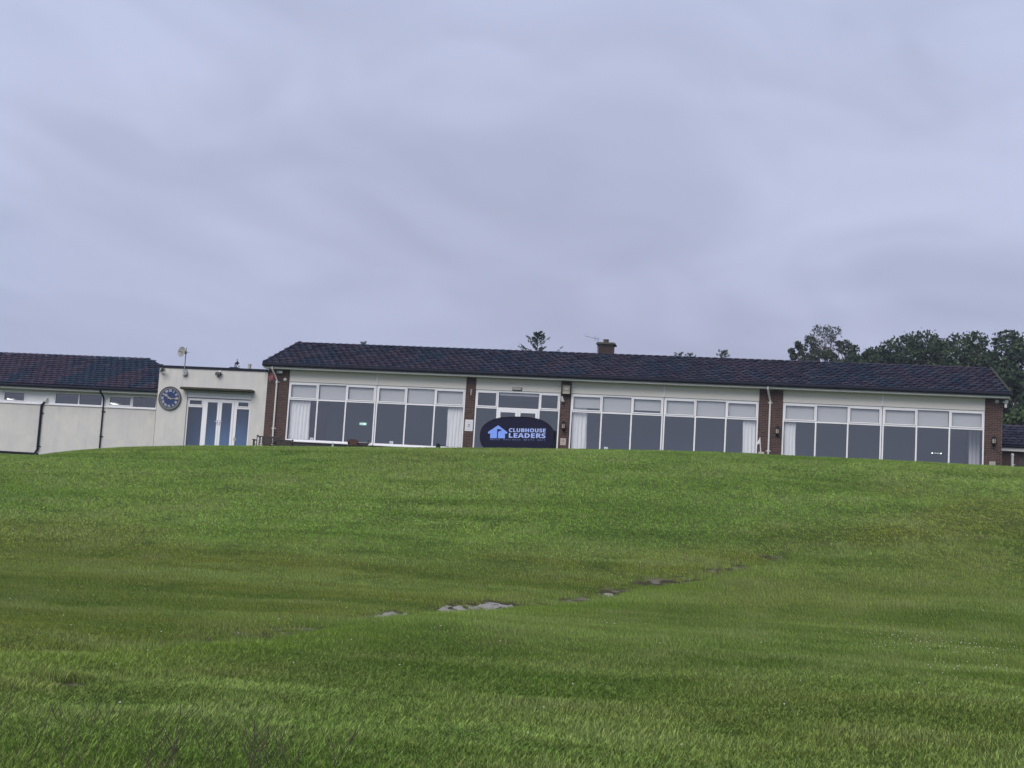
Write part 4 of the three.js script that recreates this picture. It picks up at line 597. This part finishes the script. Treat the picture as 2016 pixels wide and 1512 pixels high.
const DARK = [[0.028, 0.052, 0.022], [0.038, 0.066, 0.027], [0.024, 0.045, 0.024], [0.048, 0.078, 0.032]], MID = [[0.045, 0.075, 0.028], [0.06, 0.092, 0.034], [0.036, 0.062, 0.025]], PALE = [[0.05, 0.075, 0.04], [0.065, 0.09, 0.045], [0.04, 0.06, 0.035]];
function limb(a, b, r0, r1, bend, seed) { const m = a.clone().lerp(b, 0.5), r = rng(seed); m.x += (r() - 0.5) * bend; m.z += (r() - 0.5) * bend; m.y += bend * 0.15; const c = new THREE.CatmullRomCurve3([a, m, b]), g = new THREE.TubeGeometry(c, 6, 1, 6, false), p = g.attributes.position, ctr = V3(); for (let i = 0; i < p.count; i++) { const t = Math.floor(i / 7) / 6; c.getPoint(t, ctr); const s = lerp(r0, r1, t); p.setXYZ(i, ctr.x + (p.getX(i) - ctr.x) * s, ctr.y + (p.getY(i) - ctr.y) * s, ctr.z + (p.getZ(i) - ctr.z) * s); } return g; }
function broadleaf(x, z, top, rx, ry, o) { // crown centre hangs ry below the top
  const gy = height(x, z), t = thing('broadleaf_tree', o.label, 'tree', [x, gy - 0.1, z], 0, o.group), r = rng(o.seed), H = top - gy, cyy = H - ry;
  const fork = V3((r() - 0.5) * 0.4, Math.max(1.5, cyy - ry * 0.75), 0); const trunk = part('trunk', limb(V3(0, 0, 0), fork, 0.28, 0.18, 0.4, o.seed), o.bark || bark, t);
  const cl = []; const nC = o.clumps || 26;
  for (let k = 0; k < nC; k++) { const u = 2 * (k + 0.5) / nC - 1, a = k * 2.399 + r() * 0.7, q = Math.sqrt(1 - u * u) * (0.62 + 0.38 * r()), f = 0.80 + 0.22 * r(); cl.push({ p: V3(Math.cos(a) * q * rx * f, cyy + u * ry * f * 0.9, Math.sin(a) * q * rx * f), r: (o.clump || 0.34) * Math.min(rx, ry) * (0.65 + r() * 0.6) }); }
  const limbs = cl.filter((c, k) => k % 2 === 0).map((c, k) => limb(fork.clone(), c.p.clone(), 0.10, 0.02, 0.7, o.seed + k)); part('limbs', limbs, o.bark || bark, trunk);
  const W = cl.map(c => c.r ** 2), S = W.reduce((a, b) => a + b, 0);
  part('crown', leafMesh((o.n || 6000) * 1.5 | 0, q => { let k = q() * S, i = 0; while (i < cl.length - 1 && (k -= W[i]) > 0) i++; const c = cl[i], u = q() * 2 - 1, a = q() * 6.2832, s = Math.sqrt(1 - u * u), rad = c.r * (0.35 + 0.65 * Math.pow(q(), 0.6)) * (q() < 0.1 ? 1.25 : 1); return V3(c.p.x + Math.cos(a) * s * rad, c.p.y + u * rad * 0.85, c.p.z + Math.sin(a) * s * rad); }, o.leaf || 0.26, o.seed + 5, o.cols), leafMat, t);
  return t;
}
const W1 = 'dark wood behind the roof', BR = 'birches behind the roof';
broadleaf(15.3, -45, 13.0, 3.4, 3.6, { seed: 201, cols: DARK, n: 9000, label: 'dark round headed tree rising behind the roof, next after the pale birches', group: W1 });
broadleaf(18.2, -42, 13.0, 3.3, 3.8, { seed: 202, cols: [...DARK, ...MID], n: 9000, label: 'tallest greener tree in the middle of the dark wood', group: W1 });
broadleaf(21.3, -40, 12.8, 3.0, 4.2, { seed: 203, cols: DARK, n: 9000, label: 'dark tree in the wood above the roof corner', group: W1 });
broadleaf(24.6, -40, 12.9, 3.2, 4.6, { seed: 204, cols: DARK, n: 8000, label: 'tall dark tree at the outer edge of the wood', group: W1 });
broadleaf(16.6, -36, 10.0, 2.8, 3.4, { seed: 205, cols: [...MID, ...DARK], n: 7000, label: 'lower mid green tree in front of the dark wood', group: W1 });
broadleaf(19.6, -33, 9.4, 2.8, 3.8, { seed: 206, cols: DARK, n: 8000, label: 'dark bushy tree filling the wood behind the roof verge', group: W1 });
broadleaf(22.2, -32, 9.0, 2.8, 4.0, { seed: 210, cols: DARK, n: 7000, label: 'dark spreading tree low in the wood above the outbuilding', group: W1 });
broadleaf(12.6, -52, 12.9, 2.1, 2.6, { seed: 207, cols: DARK, n: 5000, label: 'small dark tree between the birches and the dark wood', group: W1 });
broadleaf(14.0, -50, 12.5, 2.3, 2.4, { seed: 208, cols: DARK, n: 5000, label: 'low dark tree joining the small tree to the wood', group: W1 });
broadleaf(17.6, -15, 5.0, 2.3, 2.0, { seed: 209, cols: [[0.05, 0.085, 0.03], [0.065, 0.105, 0.036], [0.04, 0.07, 0.026]], n: 9000, leaf: 0.2, label: 'bright green bushy tree directly above the outbuilding roof' });
const bo = { bark: birchBark, cols: PALE, leaf: 0.2, group: BR };
broadleaf(7.15, -60, 14.7, 0.75, 1.7, { ...bo, seed: 301, n: 1300, clumps: 12, clump: 0.5, label: 'slender pale birch at the open end of the birch group' });
broadleaf(8.3, -62, 15.3, 0.8, 2.0, { ...bo, seed: 302, n: 1200, clumps: 12, clump: 0.5, label: 'thin birch between the first birch and the tallest one' });
broadleaf(9.4, -60, 16.1, 1.35, 1.5, { ...bo, seed: 303, n: 1000, clumps: 16, clump: 0.42, leaf: 0.17, cols: [[0.06, 0.068, 0.05], [0.05, 0.06, 0.042]], label: 'tallest birch with an airy see through crown' });
broadleaf(9.3, -58, 13.9, 1.5, 2.0, { ...bo, seed: 304, n: 2600, clumps: 14, label: 'dense pale bush at the foot of the tallest birch' });
broadleaf(11.2, -60, 15.1, 1.3, 2.1, { ...bo, seed: 305, n: 2200, clumps: 16, label: 'rounded pale birch next to the small dark tree' });
function conifer(x, z, top, len, o) { // spire with up swept sprays
  const gy = height(x, z), t = thing('conifer_tree', o.label, 'tree', [x, gy - 0.1, z], 0, o.group), r = rng(o.seed), H = top - gy, trunk = part('trunk', limb(V3(0, 0, 0), V3(o.lean || 0, H, 0), 0.16, 0.012, 0.1, o.seed), bark, t), br = [], seg = [];
  const n = o.n || 90;
  for (let k = 0; k < n; k++) { const d = 0.12 + (H - 2.5) * Math.pow(k / n, 1.25), y = H - d, a = k * 2.4 + r(), L = Math.min(len, 0.16 + d * (o.spread || 0.62)) * (0.55 + r() * 0.7), A = V3((o.lean || 0) * y / H, y, 0), Bp = V3(A.x + Math.cos(a) * L, y + L * (0.35 + r() * 0.45), Math.sin(a) * L * 0.9); br.push(limb(A, Bp, 0.02, 0.005, 0.1, o.seed + k)); seg.push([A, Bp, L]); }
  part('branches', br, bark, trunk);
  part('needles', leafMesh(o.leaves || 5200, q => { const [A, Bp, L] = seg[Math.floor(Math.pow(q(), 1.15) * seg.length)], u = 0.25 + 0.8 * q(), p = A.clone().lerp(Bp, u); p.x += (q() - 0.5) * 0.13; p.z += (q() - 0.5) * 0.13; p.y += (q() - 0.7) * 0.12; return p; }, 0.10, o.seed + 3, DARK), leafMat, t);
}
conifer(-10.1, -28, 9.85, 1.5, { seed: 401, label: 'dark spiky conifer poking above the middle of the clubhouse roof' });
for (const [x, z, tp, sd, l] of [[-1.1, -30, 9.15, 402, 'wispy treetop just above the ridge to the chimney side'], [-0.5, -30, 9.15, 403, 'second wispy treetop close beside the first above the ridge'], [1.42, -28, 9.12, 404, 'thin conifer tip above the ridge, paired with another'], [1.86, -28, 9.10, 405, 'thin conifer tip above the ridge with a leaning companion'], [-22.1, -30, 9.1, 406, 'lone bent twig tip above the ridge near the roof hip']]) conifer(x, z, tp, 0.35, { seed: sd, n: 60, leaves: 700, spread: 0.4, lean: (sd % 3 - 1) * 0.1, label: l });

// ------------------------------------------------------------------ bramble stems in front
{
  const bm = std([0.075, 0.058, 0.042], 0.9), r = rng(66), L = 'thin bare bramble stem rising from the grass at the foot of the slope';
  for (let i = 0; i < 46; i++) {
    const u = r(), x = -2.0 + u * 3.4 + (i % 3 === 0 ? -0.5 : 0), z = 52.3 + r() * 1.3 - (x + 1) * 0.25, gy = height(x, z), h = 0.27 + 0.30 * r() * (x < -0.3 ? 1.1 : 0.6), lean = (r() - 0.35) * 0.35;
    const b = thing('bramble_stem', L, 'plant', [x, gy - 0.02, z], 0, 'bramble stems along the bottom'); const pts = []; let px = 0, pz = 0;
    for (let k = 0; k <= 7; k++) { pts.push([px, h * k / 7, pz]); px += lean * h / 7 * 2 + (r() - 0.5) * 0.022; pz += (r() - 0.5) * 0.03; }
    part('stem', tube(pts, 0.0023, 14, 5), bm, b);
    for (let k = 0; k < 5; k++) { const a = pts[2 + Math.floor(r() * 4)], s = r() < 0.5 ? -1 : 1, l2 = 0.05 + r() * 0.12; part('twig', tube([a, [a[0] + s * l2 * 0.4, a[1] + l2 * 0.5, a[2]], [a[0] + s * l2 * 0.7 + 0.01, a[1] + l2 * 1.1, a[2] + 0.02]], 0.0015, 6, 4), bm, b); }
  }
}
// ------------------------------------------------------------------ grass
function tuftGeo(seed, blades, rad, h, w, seg) {
  const r = rng(seed), p = [], col = [];
  for (let i = 0; i < blades; i++) {
    const tone = r() < 0.06 ? 1.6 + 0.4 * r() : 0.45 + 1.15 * r() * r() + 0.15 * r();
    const a = r() * 6.2832, q = Math.sqrt(r()) * rad, bx0 = Math.cos(a) * q, bz0 = Math.sin(a) * q, f = r() * 6.2832, hx = Math.cos(f) * w / 2, hz = Math.sin(f) * w / 2, H = h * (0.55 + r() * 0.7), lx = (-0.5 + (r() - 0.5) * 1.4) * H, lz = (r() - 0.5) * 1.8 * H;
    const A = [bx0 - hx, -0.01, bz0 - hz], B = [bx0 + hx, -0.01, bz0 + hz], T = [bx0 + lx, H, bz0 + lz];
    if (seg) { const m = 0.55, C = [bx0 + lx * 0.3 - hx * 0.8, H * m, bz0 + lz * 0.3 - hz * 0.8], D = [bx0 + lx * 0.3 + hx * 0.8, H * m, bz0 + lz * 0.3 + hz * 0.8]; p.push(...A, ...B, ...D, ...A, ...D, ...C, ...C, ...D, ...T); } else p.push(...A, ...B, ...T);
    while (col.length < p.length) col.push(tone);
  }
  const g = new THREE.BufferGeometry(); g.setAttribute('position', new THREE.Float32BufferAttribute(p, 3)); g.setAttribute('color', new THREE.Float32BufferAttribute(col, 3)); g.computeVertexNormals(); return g;
}
const grassMat = phys(0xffffff, 0.8, { vertexColors: true }), GREEN = 2.75;   // leaf tissue is lighter than the sward it makes up
function sow(name, label, n, d0, d1, geo, seed, hvar, gk, in0, out1) { // thins in from d0 to in0 and out from out1 to d1
  const r = rng(seed), m = new THREE.InstancedMesh(geo, grassMat, n), mat = new THREE.Matrix4(), q = new THREE.Quaternion(), e = new THREE.Euler(), s = V3(), p = V3(), c = new THREE.Color(); let k = 0, guard = 0;
  while (k < n && guard++ < n * 4) {
    const a = lerp(-39, 21, r()) * Math.PI / 180, d = Math.sqrt(lerp(d0 * d0, d1 * d1, r())), x = 3.29 + Math.sin(a) * d, z = 60.88 - Math.cos(a) * d;
    if ((d < in0 && r() > (d - d0) / (in0 - d0)) || (d > out1 && r() < (d - out1) / (d1 - out1))) continue;
    if (z < -0.6 || (z < 0.12 && x > -23.2 && x < 13.7)) continue;
    const b = z > 14 ? bare(x, z) : 0; if (b > 0.15 && r() < b * 1.12) continue;
    const w = sward(x, z), f = 0.66 + r() * 0.68, straw = r() < 0.05 + w.dry * 0.05, tuss = w.edge > 0.2 && vn(x * 1.7 + 5, z * 1.7) > 0.66, tall = (0.75 + 0.5 * r()) * (1 + clamp(w.n2, -0.3, 0.3) * hvar + w.lush * 0.25 - w.dry * 0.2) * (tuss ? 1 + 1.1 * w.edge : 1);
    e.set((r() - 0.5) * 0.3, (r() - 0.5) * 1.6 + (r() < 0.25 ? 3.14 : 0), (r() - 0.5) * 0.3); q.setFromEuler(e); s.set(1, tall, 1).multiplyScalar(0.85 + r() * 0.3); p.set(x, height(x, z), z); m.setMatrixAt(k, mat.compose(p, q, s));
    c.setRGB(...(straw ? [0.25 * f, 0.24 * f, 0.10 * f] : w.c.map((v, i) => v * f * gk * (i === 0 ? 0.89 + r() * 0.12 : i === 1 ? 1.02 : 1.1)))); m.setColorAt(k, c); k++;
  }
  m.count = k; m.name = name; shade(m); tag(m, label, 'grass', null, 'stuff'); scene.add(m); return k;
}
sow('rough_grass', 'longer rough grass at the foot of the slope', 260000, 6, 22, tuftGeo(1, 10, 0.034, 0.052, 0.0045, true), 501, 1.2, GREEN * 1.08, 6.01, 15);
sow('field_grass', 'grass around the worn muddy line across the slope', 270000, 15, 38, tuftGeo(2, 9, 0.05, 0.05, 0.0065, false), 502, 1.0, GREEN * 0.98, 22, 31);
sow('bank_grass', 'short mown grass of the bank below the clubhouse', 370000, 31, 72, tuftGeo(3, 9, 0.085, 0.042, 0.012, false), 503, 0.8, GREEN * 1.05, 38, 71.9);
{ // white clover heads
  const n = 260, g = new THREE.IcosahedronGeometry(0.009, 0); g.scale(1, 0.85, 1); const m = new THREE.InstancedMesh(g, std([0.55, 0.54, 0.46], 0.9), n), r = rng(909), mat = new THREE.Matrix4();
  for (let i = 0; i < n; i++) { let x, z; if (i < 90) { x = 6.5 + (r() + r() - 1) * 1.5; z = 35.9 + (r() + r() - 1) * 1.6; } else if (i < 112) { x = 6.6 + (r() - 0.5) * 1.2; z = 38.9 + (r() - 0.5) * 1.5; } else { const a = lerp(-34, 16, r()) * Math.PI / 180, d = Math.sqrt(lerp(81, 1600, r())); x = 3.29 + Math.sin(a) * d; z = 60.88 - Math.cos(a) * d; } const s = 0.7 + r() * 0.6; mat.makeScale(s, s, s).setPosition(x, height(x, z) + 0.055 + r() * 0.015, z); m.setMatrixAt(i, mat); }
  m.name = 'clover_flowers'; shade(m); tag(m, 'tiny white clover flowers dotted through the grass', 'flowers', null, 'stuff'); scene.add(m);
}
{ // wet bare earth of the worn line
  const wet = phys([0.27, 0.258, 0.235], 0.8, { bumpMap: plasterBump, bumpScale: 0.012 });
  for (const [cx, cz, rx, rz, l] of [[-1.72, 34.35, 0.46, 0.85, 'largest wet grey mud patch on the worn line across the slope'], [-1.3, 33.45, 0.32, 0.5, 'wet grey mud patch just uphill of the largest one'], [-2.62, 36.4, 0.34, 0.42, 'separate wet grey mud patch downhill of the largest one'], [0.5, 30.4, 0.2, 0.25, 'small wet mud patch far up the worn line']]) {
    const n = 72, pos = [cx, height(cx, cz) + 0.004, cz], idx = [], uv = [cx, cz], rings = 16;
    for (let j = 1; j <= rings; j++) for (let i = 0; i < n; i++) { const a = i / n * 6.2832, k = j / rings * (0.55 + 0.9 * fbm(Math.cos(a) * 1.6 + cx * 3, Math.sin(a) * 1.6 + cz, 3)), x = cx + Math.cos(a) * rx * k, z = cz + Math.sin(a) * rz * k; pos.push(x, height(x, z) + 0.012 + (fbm(x * 9, z * 5, 3) - 0.5) * 0.11 - (j === rings ? 0.03 : 0), z); uv.push(x, z); }
    for (let i = 0; i < n; i++) idx.push(0, 1 + (i + 1) % n, 1 + i); for (let j = 0; j < rings - 1; j++) for (let i = 0; i < n; i++) { const a = 1 + j * n + i, b = 1 + j * n + (i + 1) % n, c = a + n, d = b + n; idx.push(a, b, c, b, d, c); }
    const g = new THREE.BufferGeometry(); g.setAttribute('position', new THREE.Float32BufferAttribute(pos, 3)); g.setAttribute('uv', new THREE.Float32BufferAttribute(uv, 2)); g.setIndex(idx); g.computeVertexNormals();
    tag(part(numbered('mud_patch'), g, wet, scene), l, 'mud', null, 'structure');
  }
}
renderer.render(scene, camera);
